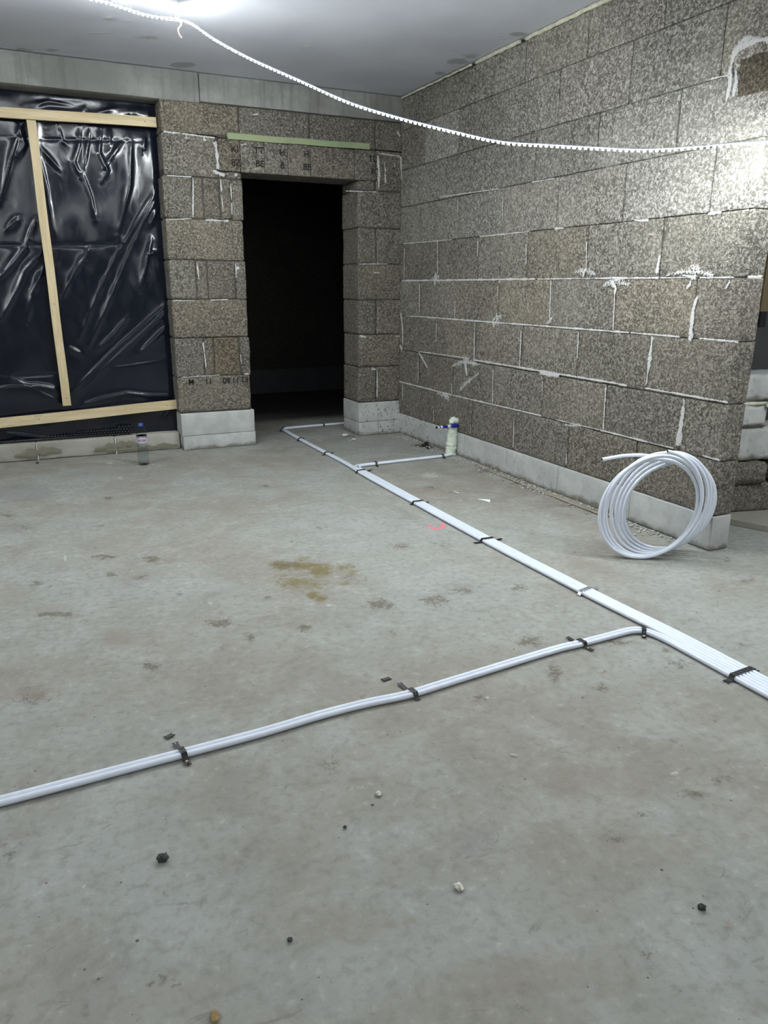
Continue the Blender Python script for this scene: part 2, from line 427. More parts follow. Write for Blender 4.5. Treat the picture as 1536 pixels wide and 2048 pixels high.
STAIN = [(0.978, 3.202, 0.046, -0.022, -0.018, -0.056, 0.8), (1.1, 3.131, 0.106, -0.048, -0.015, -0.043, 0.9), (1.124, 3.063, 0.046, -0.021, -0.026, -0.07, 1), (1.241, 3.045, 0.046, -0.021, -0.019, -0.047, 0.8), (1.255, 2.983, 0.021, -0.01, -0.024, -0.058, 0.7), (0.981, 2.961, 0.09, -0.041, -0.026, -0.076, 0.75), (1.095, 3.222, 0.044, -0.02, -0.022, -0.064, 0.6), (0.92, 3.021, 0.05, -0.023, -0.022, -0.067, 0.55), (1.041, 2.902, 0.069, -0.032, -0.024, -0.064, 0.6), (0.992, 2.801, 0.027, -0.012, -0.014, -0.04, 1), (1.012, 2.751, 0.022, -0.01, -0.011, -0.029, 1), (1.171, 2.874, 0.043, -0.02, -0.016, -0.037, 0.5)]
DIRT = [(0.451, 3.531, 0.043, -0.019, -0.009, -0.055, 0.8), (0.255, 3.412, 0.028, -0.013, -0.005, -0.038, 0.6), (0.365, 3.315, 0.036, -0.017, -0.004, -0.031, 0.6), (0.245, 3.663, 0.057, -0.026, -0.003, -0.036, 0.8), (-0.011, 3.049, 0.054, -0.024, -0.001, -0.025, 0.8), (0.854, 2.511, 0.024, -0.011, -0.01, -0.029, 0.8), (0.647, 2.53, 0.02, -0.009, -0.01, -0.036, 0.7), (0.816, 2.859, 0.017, -0.008, -0.007, -0.021, 0.7), (1.329, 4.641, 0.039, -0.017, -0.014, -0.049, 0.7), (0.377, 4.752, 0.028, -0.012, -0.005, -0.047, 0.7), (-0.175, 4.608, 0.041, -0.018, 0.001, -0.053, 0.7), (0.471, 2.607, 0.016, -0.008, -0.004, -0.017, 0.6), (0.485, 3.04, 0.015, -0.007, -0.004, -0.022, 0.6), (1.225, 2.948, 0.029, -0.013, -0.018, -0.045, 0.4), (1.004, 2.471, 0.021, -0.01, -0.01, -0.025, 0.5), (1.141, 2.312, 0.017, -0.007, -0.011, -0.022, 0.5), (1.146, 3.481, 0.069, -0.032, -0.008, -0.023, 0.5), (1.349, 3.662, 0.04, -0.018, -0.012, -0.033, 0.5), (0.502, 3.493, 0.065, -0.03, -0.003, -0.021, 0.4), (1.968, 2.295, 0.03, -0.014, -0.02, -0.025, 0.4), (1.139, 2.351, 0.015, -0.007, -0.011, -0.023, 0.5), (1.97, 1.796, 0.017, -0.007, -0.014, -0.014, 0.7), (2.147, 1.897, 0.02, -0.009, -0.02, -0.019, 0.5), (2.589, 2.13, 0.059, -0.027, -0.027, -0.024, 0.4), (2.805, 2.158, 0.041, -0.018, -0.03, -0.025, 0.5), (1.673, 1.771, 0.022, -0.01, -0.019, -0.022, 0.4), (1.75, 1.394, 0.033, -0.016, -0.022, -0.02, 0.4), (1.009, 3.187, 0.06, -0.027, -0.018, -0.056, 0.9), (1.215, 2.595, 0.056, -0.026, -0.023, -0.05, 0.8), (1.437, 2.539, 0.049, -0.023, -0.025, -0.045, 0.8), (1.608, 3.211, 0.059, -0.027, -0.024, -0.047, 0.6), (0.574, 2.694, 0.045, -0.021, -0.011, -0.044, 0.8), (0.273, 2.447, 0.028, -0.013, -0.005, -0.032, 0.8), (0.018, 3.036, 0.061, -0.028, -0.002, -0.04, 0.7), (-0.053, 3.434, 0.055, -0.025, -0.001, -0.037, 0.6), (-0.079, 4.311, 0.039, -0.018, -0.001, -0.048, 0.6), (1.576, 2.057, 0.04, -0.018, -0.029, -0.04, 0.75), (1.507, 1.828, 0.031, -0.014, -0.038, -0.049, 0.6), (1.839, 2.505, 0.043, -0.02, -0.027, -0.038, 0.6), (1.597, 2.584, 0.043, -0.019, -0.029, -0.047, 0.6), (1.586, 1.682, 0.035, -0.017, -0.02, -0.023, 0.6), (1.189, 1.796, 0.038, -0.017, -0.013, -0.021, 0.5), (0.465, 1.755, 0.03, -0.014, -0.005, -0.018, 0.3), (0.633, 1.677, 0.027, -0.013, -0.012, -0.029, 0.5), (2.297, 4.163, 0.054, -0.024, -0.024, -0.044, 0.6), (1.865, 1.911, 0.043, -0.02, -0.023, -0.025, 0.6), (1.925, 1.693, 0.041, -0.018, -0.032, -0.031, 0.6), (2.25, 1.711, 0.043, -0.02, -0.033, -0.028, 0.5), (2.234, 1.956, 0.036, -0.016, -0.022, -0.02, 0.5), (2.27, 1.94, 0.025, -0.012, -0.022, -0.02, 0.5), (-0.102, 2.41, 0.064, -0.03, -0.002, -0.066, 0.5), (-0.158, 1.675, 0.031, -0.014, 0.0, -0.043, 0.5), (0.106, 1.176, 0.025, -0.012, -0.003, -0.017, 0.6), (1.428, 1.156, 0.04, -0.018, -0.016, -0.014, 0.55), (1.554, 1.165, 0.036, -0.016, -0.02, -0.018, 0.5), (1.261, 1.149, 0.031, -0.015, -0.012, -0.013, 0.5), (1.127, 1.114, 0.028, -0.013, -0.01, -0.012, 0.6), (0.973, 0.833, 0.018, -0.009, -0.013, -0.014, 0.5), (0.959, 0.755, 0.02, -0.01, -0.011, -0.011, 0.5), (0.7, 0.864, 0.017, -0.008, -0.017, -0.025, 0.45), (2.879, 5.403, 0.083, -0.037, -0.047, -0.089, 0.7), (2.932, 3.311, 0.08, -0.036, -0.055, -0.064, 0.55), (2.933, 3.74, 0.087, -0.039, -0.044, -0.059, 0.5), (2.921, 4.417, 0.117, -0.052, -0.065, -0.101, 0.7), (2.908, 4.031, 0.091, -0.041, -0.046, -0.066, 0.6), (1.798, 3.141, 0.069, -0.032, -0.029, -0.053, 0.4), (2.348, 2.767, 0.044, -0.02, -0.019, -0.023, 0.4), (2.913, 2.392, 0.088, -0.04, -0.055, -0.049, 0.4), (0.278, 4.197, 0.034, -0.015, -0.003, -0.028, 0.5), (0.619, 5.621, 0.099, -0.045, -0.008, -0.066, 0.4), (2.354, 4.002, 0.057, -0.026, -0.025, -0.042, 0.4), (1.752, 5.689, 0.108, -0.048, -0.029, -0.09, 0.4), (2.812, 6.039, 0.163, -0.072, -0.05, -0.107, 0.6), (2.504, 5.996, 0.08, -0.035, -0.035, -0.084, 0.6), (-0.031, 6.185, 0.273, -0.122, -0.002, -0.056, 0.5), (0.641, 6.081, 0.212, -0.094, -0.009, -0.076, 0.5), (2.893, 3.444, 0.164, -0.074, -0.035, -0.043, 0.5), (2.891, 3.896, 0.149, -0.068, -0.038, -0.053, 0.5)]
DAMP = [(-0.109, 5.113, 0.256, -0.116, -0.002, -0.274, 0.9), (0.833, 1.251, 0.117, -0.055, -0.059, -0.095, 0.6), (0.915, 1.27, 0.066, -0.031, -0.038, -0.058, 0.5), (0.032, 1.234, 0.103, -0.048, -0.008, -0.066, 0.35), (1.06, 1.305, 0.069, -0.032, -0.046, -0.061, 0.4), (1.196, 0.944, 0.16, -0.075, -0.065, -0.062, 0.25), (0.586, 3.693, 0.456, -0.208, -0.041, -0.22, 0.25)]
TAN = [(0.199, 2.723, 0.063, -0.03, -0.014, -0.117, 0.9), (-0.143, 3.321, 0.114, -0.052, 0.0, -0.168, 0.7), (-0.034, 3.129, 0.11, -0.05, -0.002, -0.073, 0.6), (0.471, 3.584, 0.044, -0.02, -0.009, -0.058, 0.4), (-0.088, 2.42, 0.131, -0.06, -0.001, -0.073, 0.7), (0.304, 1.678, 0.093, -0.043, -0.017, -0.077, 0.4), (0.734, 2.023, 0.174, -0.08, -0.025, -0.067, 0.45), (1.27, 1.956, 0.093, -0.042, -0.036, -0.058, 0.4), (0.27, 1.476, 0.167, -0.078, -0.015, -0.062, 0.35), (1.092, 1.207, 0.289, -0.134, -0.056, -0.069, 0.35), (0.659, 1.408, 0.222, -0.103, -0.029, -0.063, 0.3), (0.734, 6.83, 0.792, -0.35, -0.039, -0.319, 0.4), (2.132, 5.52, 0.29, -0.13, -0.131, -0.337, 0.5), (2.441, 3.317, 0.256, -0.116, -0.157, -0.221, 0.4), (2.568, 5.325, 0.364, -0.162, -0.112, -0.232, 0.4), (0.16, 5.826, 0.459, -0.205, -0.01, -0.198, 0.5), (1.43, 1.512, 0.271, -0.126, -0.102, -0.119, 0.3), (0.253, 1.119, 0.086, -0.04, -0.014, -0.051, 0.3), (0.983, 0.778, 0.138, -0.064, -0.047, -0.046, 0.3), (2.299, 2.598, 0.258, -0.118, -0.085, -0.102, 0.4), (1.253, 1.305, 0.313, -0.145, -0.081, -0.094, 0.6), (1.236, 1.027, 0.211, -0.098, -0.081, -0.08, 0.6), (0.47, 1.147, 0.241, -0.112, -0.028, -0.067, 0.6), (0.768, 0.879, 0.224, -0.105, -0.045, -0.059, 0.7), (0.162, 1.722, 0.23, -0.107, -0.009, -0.059, 0.5), (-0.038, 1.383, 0.147, -0.068, -0.005, -0.077, 0.5), (1.116, 1.572, 0.183, -0.085, -0.036, -0.054, 0.5), (0.406, 1.413, 0.147, -0.068, -0.019, -0.06, 0.5), (1.156, 0.827, 0.112, -0.052, -0.049, -0.044, 0.5)]
PALE = [(2.46, 4.462, 0.126, -0.057, -0.068, -0.124, 0.6), (2.255, 2.346, 0.18, -0.083, -0.056, -0.062, 0.4), (0.075, 3.726, 0.011, -0.005, -0.003, -0.059, 0.9), (0.582, 2.902, 0.019, -0.008, -0.004, -0.02, 0.7), (1.061, 1.96, 0.03, -0.014, -0.016, -0.029, 0.5), (0.228, 1.78, 0.048, -0.022, -0.007, -0.042, 0.4), (0.659, 1.546, 0.035, -0.016, -0.008, -0.018, 0.5), (1.021, 2.673, 0.045, -0.021, -0.009, -0.024, 0.6), (1.211, 1.786, 0.009, -0.004, -0.005, -0.008, 1), (1.458, 1.245, 0.017, -0.007, -0.01, -0.009, 0.9), (0.696, 1.07, 0.019, -0.009, -0.007, -0.011, 0.3), (-0.011, 1.489, 0.008, -0.003, 0.0, -0.006, 0.8), (0.27, 1.359, 0.008, -0.004, -0.002, -0.006, 0.7), (1.713, 1.538, 0.115, -0.054, -0.086, -0.087, 0.3), (1.473, 4.751, 0.183, -0.082, -0.033, -0.102, 0.3), (0.507, 5.261, 0.025, -0.011, -0.005, -0.043, 0.8), (0.497, 5.764, 0.033, -0.015, -0.006, -0.051, 0.8), (2.435, 5.831, 0.019, -0.008, -0.017, -0.04, 1), (2.203, 5.934, 0.023, -0.01, -0.015, -0.04, 0.8), (2.321, 3.824, 0.025, -0.011, -0.017, -0.029, 0.6), (1.184, 0.814, 0.008, -0.003, -0.008, -0.007, 0.6)]
PINKC = [(1.944, 3.441, 0.05, -0.023, -0.034, -0.063, 1)]
def pinkring(X, Y):
    cx, cy, ax, ay, bx, by, s_ = PINKC[0]
    det = ax * by - ay * bx; dx = X - cx; dy = Y - cy
    u = (dx * by - dy * bx) / det; v = (dy * ax - dx * ay) / det
    rr = np.sqrt(u * u + v * v); an = np.arctan2(v, u)
    return np.exp(-((rr - 0.75) / 0.28) ** 2) * (0.72 + 0.22 * np.sin(an * 1.0 + 0.5)) * (rr < 1.6)
xs = np.unique(np.round(np.concatenate([np.linspace(-3.6, -0.6, 9), np.arange(-0.6, 3.7, 0.0125), np.linspace(3.7, 6.4, 9)]), 4))
ys = [0.45]
while ys[-1] < 6.9: ys.append(ys[-1] + 0.008 + 0.0022 * ys[-1])
ys = np.concatenate([np.linspace(-3.6, 0.4, 9), np.array(ys), np.linspace(7.1, 9.6, 6)])
fz = lambda X, Y: 0.0012 * np.sin(X * 3.1 + 1.3 * np.sin(Y * 2.3)) * np.cos(Y * 2.7) - 0.0014
fme = grid_mesh('floor', xs, ys, fz, dict(stain=lambda X, Y: np.minimum(1.2, 1.25 * blots(X, Y, STAIN, 0.62)), dirt=lambda X, Y: 1.3 * blots(X, Y, DIRT, 0.7), damp=DAMP, tan=TAN, pale=PALE, pink=pinkring, painted_shade=lambda X, Y: 1.0 / (1.0 + np.exp(-(Y - 7.02 - 0.05 * np.sin(X * 4)) / 0.05))))
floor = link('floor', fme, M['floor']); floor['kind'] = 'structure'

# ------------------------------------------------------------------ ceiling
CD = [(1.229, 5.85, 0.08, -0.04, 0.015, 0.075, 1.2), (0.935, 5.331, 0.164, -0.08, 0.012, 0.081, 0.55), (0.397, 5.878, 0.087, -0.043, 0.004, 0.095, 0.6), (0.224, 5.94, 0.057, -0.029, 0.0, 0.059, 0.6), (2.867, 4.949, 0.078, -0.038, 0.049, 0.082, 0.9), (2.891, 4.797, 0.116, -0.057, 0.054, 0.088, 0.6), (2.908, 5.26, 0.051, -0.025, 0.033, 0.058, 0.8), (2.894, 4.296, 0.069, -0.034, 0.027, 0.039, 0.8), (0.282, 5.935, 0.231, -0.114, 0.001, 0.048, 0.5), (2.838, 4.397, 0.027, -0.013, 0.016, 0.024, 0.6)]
CP = [(0.676, 5.07, 0.021, -0.01, 0.003, 0.027, 1.2), (0.774, 5.078, 0.011, -0.005, 0.003, 0.018, 1), (1.855, 5.079, 0.022, -0.011, 0.01, 0.03, 1.1), (2.854, 4.41, 0.024, -0.011, 0.013, 0.021, 1), (2.891, 5.003, 0.015, -0.007, 0.013, 0.021, 1), (2.899, 5.354, 0.016, -0.008, 0.013, 0.023, 1), (0.652, 5.375, 0.038, -0.018, 0.001, 0.012, 0.7)]
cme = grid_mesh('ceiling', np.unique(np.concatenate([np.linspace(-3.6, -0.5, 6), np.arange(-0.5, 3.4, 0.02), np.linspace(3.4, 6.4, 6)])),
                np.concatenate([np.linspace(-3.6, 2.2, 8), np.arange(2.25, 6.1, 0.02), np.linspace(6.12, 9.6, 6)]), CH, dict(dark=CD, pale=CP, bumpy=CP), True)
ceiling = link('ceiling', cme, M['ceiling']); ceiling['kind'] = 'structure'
def struct(o): o['kind'] = 'structure'; return o

# ------------------------------------------------------------------ right wall
mb = MB()
ZC = [0.178, 0.451, 0.725, 1.012, 1.295, 1.582, 1.869, 2.149, 2.440, 2.668]
JO = [[5.335, 4.765, 4.21, 3.642, 3.065], [5.615, 5.058, 4.493, 3.931, 3.339, 2.773], [5.324, 4.753, 4.184, 3.617, 3.043], [5.611, 5.05, 4.478, 3.909, 3.337, 2.782], [5.896, 5.328, 4.756, 4.175, 3.602, 3.035], [5.643, 5.043, 4.471, 3.904, 3.339, 2.761], [5.833, 5.23, 4.709, 4.147, 3.581, 3.009], [5.576, 5.077, 4.521, 3.949, 3.368, 2.79], [5.319, 4.883, 4.302, 3.726, 3.164]]
g = 0.0024
for ci, js in enumerate(JO):
    z0, z1 = ZC[ci], ZC[ci + 1]
    js = sorted([j for j in js if WE + 0.08 < j < BY - 0.05], reverse=True)
    ed = [BY + 0.02] + js + [WE]
    for k in range(len(ed) - 1):
        b = 0.92 + 0.22 * rng.random(); w = rng.uniform(-0.01, 0.03)
        if (ci, k) in ((3, 0), (7, 1)): b = 1.35; w = -0.02
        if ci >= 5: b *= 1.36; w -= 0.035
        if (ci, k) in ((5, 5), (6, 6), (8, 2)): b *= 1.15
        if ci in (4, 5, 6) and k >= len(ed) - 3: w = -0.045 if ci > 4 else -0.01
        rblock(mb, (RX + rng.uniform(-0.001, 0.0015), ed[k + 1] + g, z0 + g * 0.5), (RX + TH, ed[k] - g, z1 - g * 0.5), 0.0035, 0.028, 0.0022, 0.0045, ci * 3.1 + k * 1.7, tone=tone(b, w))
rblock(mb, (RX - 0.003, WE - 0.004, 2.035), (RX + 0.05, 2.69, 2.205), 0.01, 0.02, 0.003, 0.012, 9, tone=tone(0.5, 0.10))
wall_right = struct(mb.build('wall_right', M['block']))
mb = MB(); mb.box((RX + 0.012, WE + 0.012, 0.17), (RX + TH - 0.012, BY + 0.02, 2.675), tone=(1, 1, 1))
struct(mb.build('mortar_core', M['joint'], wall_right, False))
# aerated base course under the wall
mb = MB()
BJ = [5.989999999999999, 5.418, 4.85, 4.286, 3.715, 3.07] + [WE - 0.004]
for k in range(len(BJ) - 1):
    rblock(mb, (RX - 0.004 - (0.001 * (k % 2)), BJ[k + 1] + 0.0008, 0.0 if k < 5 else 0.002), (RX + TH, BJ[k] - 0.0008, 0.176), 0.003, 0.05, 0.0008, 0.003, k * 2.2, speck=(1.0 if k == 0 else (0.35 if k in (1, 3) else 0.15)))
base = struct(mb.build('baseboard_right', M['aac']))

# mortar smears that run along the joints
def smears(name, plane, L, parent, mat='smear', yy=None, k_=1.0):
    mb = MB(); vs = []
    for poly in L:
        P = [Vector((a_, b_, w_)) for a_, b_, w_ in poly]
        tot = sum((P[i + 1].xy - P[i].xy).length for i in range(len(P) - 1)); n = max(3, int(tot / 0.012))
        D = []
        for i in range(n + 1):
            t = tot * i / n; k = 0
            while k < len(P) - 2 and t > (P[k + 1].xy - P[k].xy).length: t -= (P[k + 1].xy - P[k].xy).length; k += 1
            D.append(P[k].lerp(P[k + 1], t / max(1e-6, (P[k + 1].xy - P[k].xy).length)))
        v = []; cov = []; fs = []
        for i, p in enumerate(D):
            t = (D[min(i + 1, n)].xy - D[max(i - 1, 0)].xy).normalized(); s_ = Vector((-t.y, t.x))
            w = p.z * 0.72 * (0.75 + 0.8 * nz((p.x, p.y, 3), 18)) + 0.002
            e = 1.0 if 0 < i < n else 0.3
            for q, cv in ((-1, 0.0), (-0.55, 0.75), (0, 1.0), (0.55, 0.75), (1, 0.0)):
                a_, b_ = p.x + s_.x * w * q, p.y + s_.y * w * q
                off = 0.0022 + 0.0035 * max(0, cv) * min(1, p.z / 0.012)
                v.append((RX - off, a_, b_) if plane == 'R' else (a_, (BY if yy is None else yy) - off, b_)); cov.append(k_ * (cv * e * 1.12 if p.z > 0.006 else cv * e * 0.98))
        for i in range(n):
            for q in range(4): fs.append((i * 5 + q, i * 5 + q + 1, i * 5 + q + 6, i * 5 + q + 5))
        mb.add(v, fs, cov=cov)
    return struct(mb.build(name, M[mat], parent))
smears('mortar_smear', 'R', [[(5.939, 1.294, 0.0126), (4.061, 1.297, 0.0094)], [(4.061, 1.297, 0.005), (3.514, 1.297, 0.0045)], [(3.514, 1.297, 0.0112), (3.022, 1.296, 0.0101)], [(3.022, 1.296, 0.0061), (2.827, 1.297, 0.0058)], [(2.766, 1.296, 0.0071), (2.565, 1.295, 0.0068)], [(2.498, 1.296, 0.0089), (2.413, 1.296, 0.0087)], [(5.857, 1.011, 0.0067), (5.477, 1.016, 0.0064)], [(5.477, 1.014, 0.0112), (3.194, 1.017, 0.0075)], [(3.194, 1.017, 0.0064), (2.841, 1.016, 0.0059)], [(2.728, 1.015, 0.0072), (2.496, 1.014, 0.0068)], [(5.612, 0.736, 0.0082), (4.813, 0.746, 0.0073)], [(4.744, 0.741, 0.0123), (3.198, 0.739, 0.0093)], [(3.253, 0.735, 0.0083), (3.178, 0.735, 0.0082)], [(3.048, 0.74, 0.0079), (2.509, 0.736, 0.007)], [(5.967, 0.452, 0.0131), (5.048, 0.45, 0.0115)], [(5.048, 0.45, 0.01), (3.91, 0.46, 0.0083)], [(3.757, 0.459, 0.005), (3.366, 0.462, 0.0046)], [(3.366, 0.462, 0.0086), (2.971, 0.461, 0.008)], [(2.971, 0.461, 0.0053), (2.797, 0.462, 0.0051)], [(2.619, 0.461, 0.0074), (2.507, 0.459, 0.0072)], [(5.919, 1.585, 0.0058), (5.117, 1.581, 0.0051)], [(4.74, 1.582, 0.0069), (4.158, 1.581, 0.0062)], [(3.907, 1.581, 0.0119), (3.813, 1.581, 0.0117)], [(3.185, 1.579, 0.0128), (3.132, 1.578, 0.0127)], [(2.758, 1.58, 0.0139), (2.681, 1.578, 0.0137)], [(2.559, 1.579, 0.0066), (2.532, 1.577, 0.0066)], [(5.32, 1.889, 0.006), (4.517, 1.866, 0.0052)], [(4.161, 1.867, 0.0061), (3.938, 1.862, 0.0059)], [(6.004, 2.434, 0.0362), (5.976, 2.393, 0.0361)], [(5.891, 1.556, 0.0082), (5.893, 1.3, 0.0083)], [(5.615, 1.28, 0.008), (5.615, 1.047, 0.0081)], [(5.335, 1.588, 0.0076), (5.322, 1.341, 0.0077)], [(4.764, 1.56, 0.0069), (4.756, 1.445, 0.007)], [(4.188, 1.509, 0.0057), (4.175, 1.383, 0.0057)], [(3.608, 1.505, 0.0056), (3.591, 1.33, 0.0057)], [(3.035, 1.406, 0.0151), (3.046, 1.315, 0.0203)], [(4.489, 1.261, 0.0067), (4.482, 1.18, 0.0068)], [(4.486, 1.082, 0.0102), (4.48, 1.016, 0.0102)], [(3.909, 1.291, 0.0079), (3.898, 1.055, 0.008)], [(3.341, 1.249, 0.0076), (3.327, 1.019, 0.0077)], [(5.047, 1.154, 0.0074), (5.045, 1.01, 0.0075)], [(5.32, 0.98, 0.0062), (5.32, 0.828, 0.0063)], [(4.756, 1.004, 0.0071), (4.753, 0.687, 0.0073)], [(4.19, 0.981, 0.0078), (4.184, 0.74, 0.0079)], [(3.616, 0.996, 0.007), (3.611, 0.838, 0.0071)], [(5.619, 0.687, 0.0083), (5.612, 0.495, 0.0083)], [(4.497, 0.694, 0.007), (4.484, 0.458, 0.007)], [(3.929, 0.686, 0.0044), (3.921, 0.561, 0.0045)], [(3.344, 0.722, 0.0079), (3.336, 0.467, 0.008)], [(5.062, 0.544, 0.0077), (5.056, 0.449, 0.0077)], [(4.214, 0.387, 0.0068), (4.208, 0.199, 0.0068)], [(4.765, 0.264, 0.0074), (4.76, 0.197, 0.0075)], [(5.336, 0.301, 0.0081), (5.33, 0.192, 0.0081)], [(3.643, 0.275, 0.0061), (3.639, 0.197, 0.0062)], [(4.476, 1.799, 0.0046), (4.465, 1.67, 0.0046)], [(5.048, 1.851, 0.0072), (5.042, 1.76, 0.0072)], [(4.758, 1.56, 0.0069), (4.753, 1.494, 0.007)], [(2.765, 1.212, 0.0072), (2.782, 1.142, 0.029), (2.778, 0.995, 0.022)], [(3.029, 1.01, 0.0336), (3.032, 0.908, 0.0234), (3.038, 0.752, 0.0053)], [(2.77, 0.721, 0.0174), (2.771, 0.6, 0.0327), (2.778, 0.473, 0.0381)], [(3.382, 1.288, 0.0383), (3.337, 1.246, 0.0244), (3.34, 1.21, 0.0109)], [(5.355, 1.353, 0.027), (5.366, 1.261, 0.0271)], [(5.189, 1.293, 0.0151), (5.114, 1.296, 0.0149)], [(4.468, 1.293, 0.0201), (4.466, 1.274, 0.0201)], [(3.897, 1.047, 0.0154), (3.865, 1.077, 0.0152)], [(3.598, 1.357, 0.0114), (3.617, 1.3, 0.0258)], [(2.88, 1.309, 0.0122), (2.778, 1.294, 0.0215)], [(2.809, 1.281, 0.012), (2.838, 1.243, 0.0122)], [(2.585, 1.284, 0.0091), (2.606, 1.24, 0.0092)], [(5.952, 1.036, 0.034), (5.911, 0.914, 0.034), (5.907, 0.769, 0.0171)], [(5.964, 0.765, 0.0302), (5.906, 0.727, 0.03)], [(5.898, 0.43, 0.0173), (5.895, 0.3, 0.0174)], [(5.612, 0.732, 0.0206), (5.452, 0.621, 0.0202)], [(4.882, 0.73, 0.0259), (4.839, 0.617, 0.0259)], [(4.537, 1.03, 0.0241), (4.502, 0.982, 0.024)], [(3.965, 0.73, 0.0254), (3.763, 0.729, 0.0245)], [(5.204, 0.442, 0.0236), (5.085, 0.426, 0.0232)], [(3.24, 1.585, 0.0078), (3.167, 1.575, 0.0077)], [(2.79, 1.353, 0.0095), (2.769, 1.312, 0.0095)], [(2.734, 2.038, 0.0089), (2.723, 2.105, 0.022), (2.732, 2.176, 0.0263), (2.72, 2.231, 0.0348), (2.673, 2.258, 0.0472), (2.609, 2.252, 0.0506), (2.534, 2.237, 0.0496)], [(2.698, 2.051, 0.0154), (2.691, 2.118, 0.0131), (2.703, 2.16, 0.0065)], [(2.844, 2.154, 0.0068), (2.733, 2.147, 0.0066)], [(2.803, 2.211, 0.0045), (2.803, 2.182, 0.0045)]], wall_right)
smears('mortar_haze', 'R', [[(3.447, 1.256, 0.0111), (3.342, 1.283, 0.0434), (3.224, 1.262, 0.0132)], [(2.942, 1.314, 0.0149), (2.802, 1.331, 0.0574), (2.678, 1.302, 0.0186)], [(5.062, 0.669, 0.0229), (4.867, 0.724, 0.0517), (4.674, 0.712, 0.0215)], [(4.535, 1.004, 0.0172), (4.444, 1.021, 0.0339)], [(3.681, 0.44, 0.0153), (3.52, 0.46, 0.0356)], [(4.537, 1.03, 0.0172), (4.418, 1.061, 0.0337)], [(3.692, 1.331, 0.0145), (3.597, 1.343, 0.0398), (3.496, 1.315, 0.0168)], [(3.945, 1.029, 0.0155), (3.873, 1.056, 0.0367)], [(4.67, 0.659, 0.0144), (4.836, 0.57, 0.0444), (4.939, 0.502, 0.0151)], [(5.449, 1.298, 0.0196), (5.29, 1.327, 0.0382)], [(2.99, 1.305, 0.0125), (2.942, 1.314, 0.0248)], [(3.691, 2.375, 0.0216), (3.655, 2.415, 0.0321)], [(5.285, 0.44, 0.0239), (5.084, 0.407, 0.0388)]], wall_right, 'smear', None, 0.64)

# ------------------------------------------------------------------ back wall
mb = MB()
Zr = [0.294, 0.583, 0.877, 1.165, 1.455, 1.745, 2.050]
def jitter(): return rng.uniform(-0.0025, 0.002)
# left pillar: courses with the pieces the mason set in each
PC = [[1.062, 1.638], [1.062, 1.28, 1.358, 1.563, 1.638], [1.062, 1.638], [1.062, 1.257, 1.343, 1.558, 1.638], [1.062, 1.638], [1.062, 1.268, 1.345, 1.471, 1.557, 1.638]]
PT = [[(1.0, 0.02)], [(0.98, 0), (0.85, 0.04), (0.78, 0.1), (0.9, 0)], [(0.95, 0.04)], [(1.0, 0), (0.9, 0.02), (0.85, 0.02), (1.0, 0)], [(1.02, 0.03)], [(1.0, 0), (0.95, 0.02), (0.8, 0.03), (0.95, 0.02), (1.0, 0)]]
ZP = [0.296, 0.57, 0.864, 1.147, 1.43, 1.719, 2.005]
for ci, xsj in enumerate(PC):
    for k in range(len(xsj) - 1):
        b, w = PT[ci][k]; inset = 0.004 if (len(xsj) > 2 and k in (1, 2)) else 0
        ov = rng.uniform(-0.006, 0.004)
        rblock(mb, (xsj[k] + g * (k > 0), BY + jitter() + inset, ZP[ci] + g), (xsj[k + 1] - g * (k < len(xsj) - 2) + (ov if k == len(xsj) - 2 else 0), BY + WT, ZP[ci + 1] - g), 0.006, 0.026, 0.003, 0.010, ci + k * 2.1, tone=tone(b, w))
LT = 2.286
LX0, LX1 = 1.475, 2.737           # ends of the lintel
rblock(mb, (1.075, BY - 0.001, ZP[6] + g), (LX0 - 0.012, BY + WT, LT - g), 0.006, 0.026, 0.003, 0.010, 21, tone=tone(1.05, 0))
rblock(mb, (LX0 - 0.008, BY + 0.002, ZP[6] + g), (1.641, BY + WT, 2.052), 0.008, 0.02, 0.003, 0.01, 22, tone=tone(1.0, 0))
# right pier
ZQ = [0.287, 0.587, 0.858, 1.139, 1.425, 1.703, 1.982]
for ci in range(6):
    z0, z1 = ZQ[ci], ZQ[ci + 1]; cut = 2.744
    ed = [DR, cut, RX + 0.01] if ci in (0, 2, 4) else [DR, RX + 0.01]
    for k in range(len(ed) - 1):
        ov = rng.uniform(-0.008, 0.006) if k == 0 else 0
        rblock(mb, (ed[k] + (g if k else ov), BY + jitter(), z0 + g), (ed[k + 1] - g, BY + WT, z1 - g), 0.006, 0.026, 0.003, 0.010, 30 + ci * 1.3 + k, tone=tone(0.85 + 0.1 * rng.random(), rng.uniform(0, 0.03)))
rblock(mb, (DR, BY + 0.002, ZQ[6] + g), (LX1 - 0.01, BY + WT, 2.055), 0.008, 0.02, 0.002, 0.01, 40, tone=tone(0.9, 0.01))
rblock(mb, (LX1 + 0.004, BY, ZQ[6] + g), (RX + 0.01, BY + WT, LT - g), 0.008, 0.02, 0.002, 0.01, 41, tone=tone(0.85, 0.02))
# course above the lintel
ed = [1.075, 1.637, 2.186, 2.733] + [RX + 0.01]
for k in range(4):
    rblock(mb, (ed[k] + g, BY + jitter(), LT + g), (ed[k + 1] - g, BY + WT, 2.496), 0.007, 0.026, 0.002, 0.008, 50 + k, tone=tone((0.95, 0.9, 0.88, 0.85)[k], (0.05, 0, 0, 0)[k]))
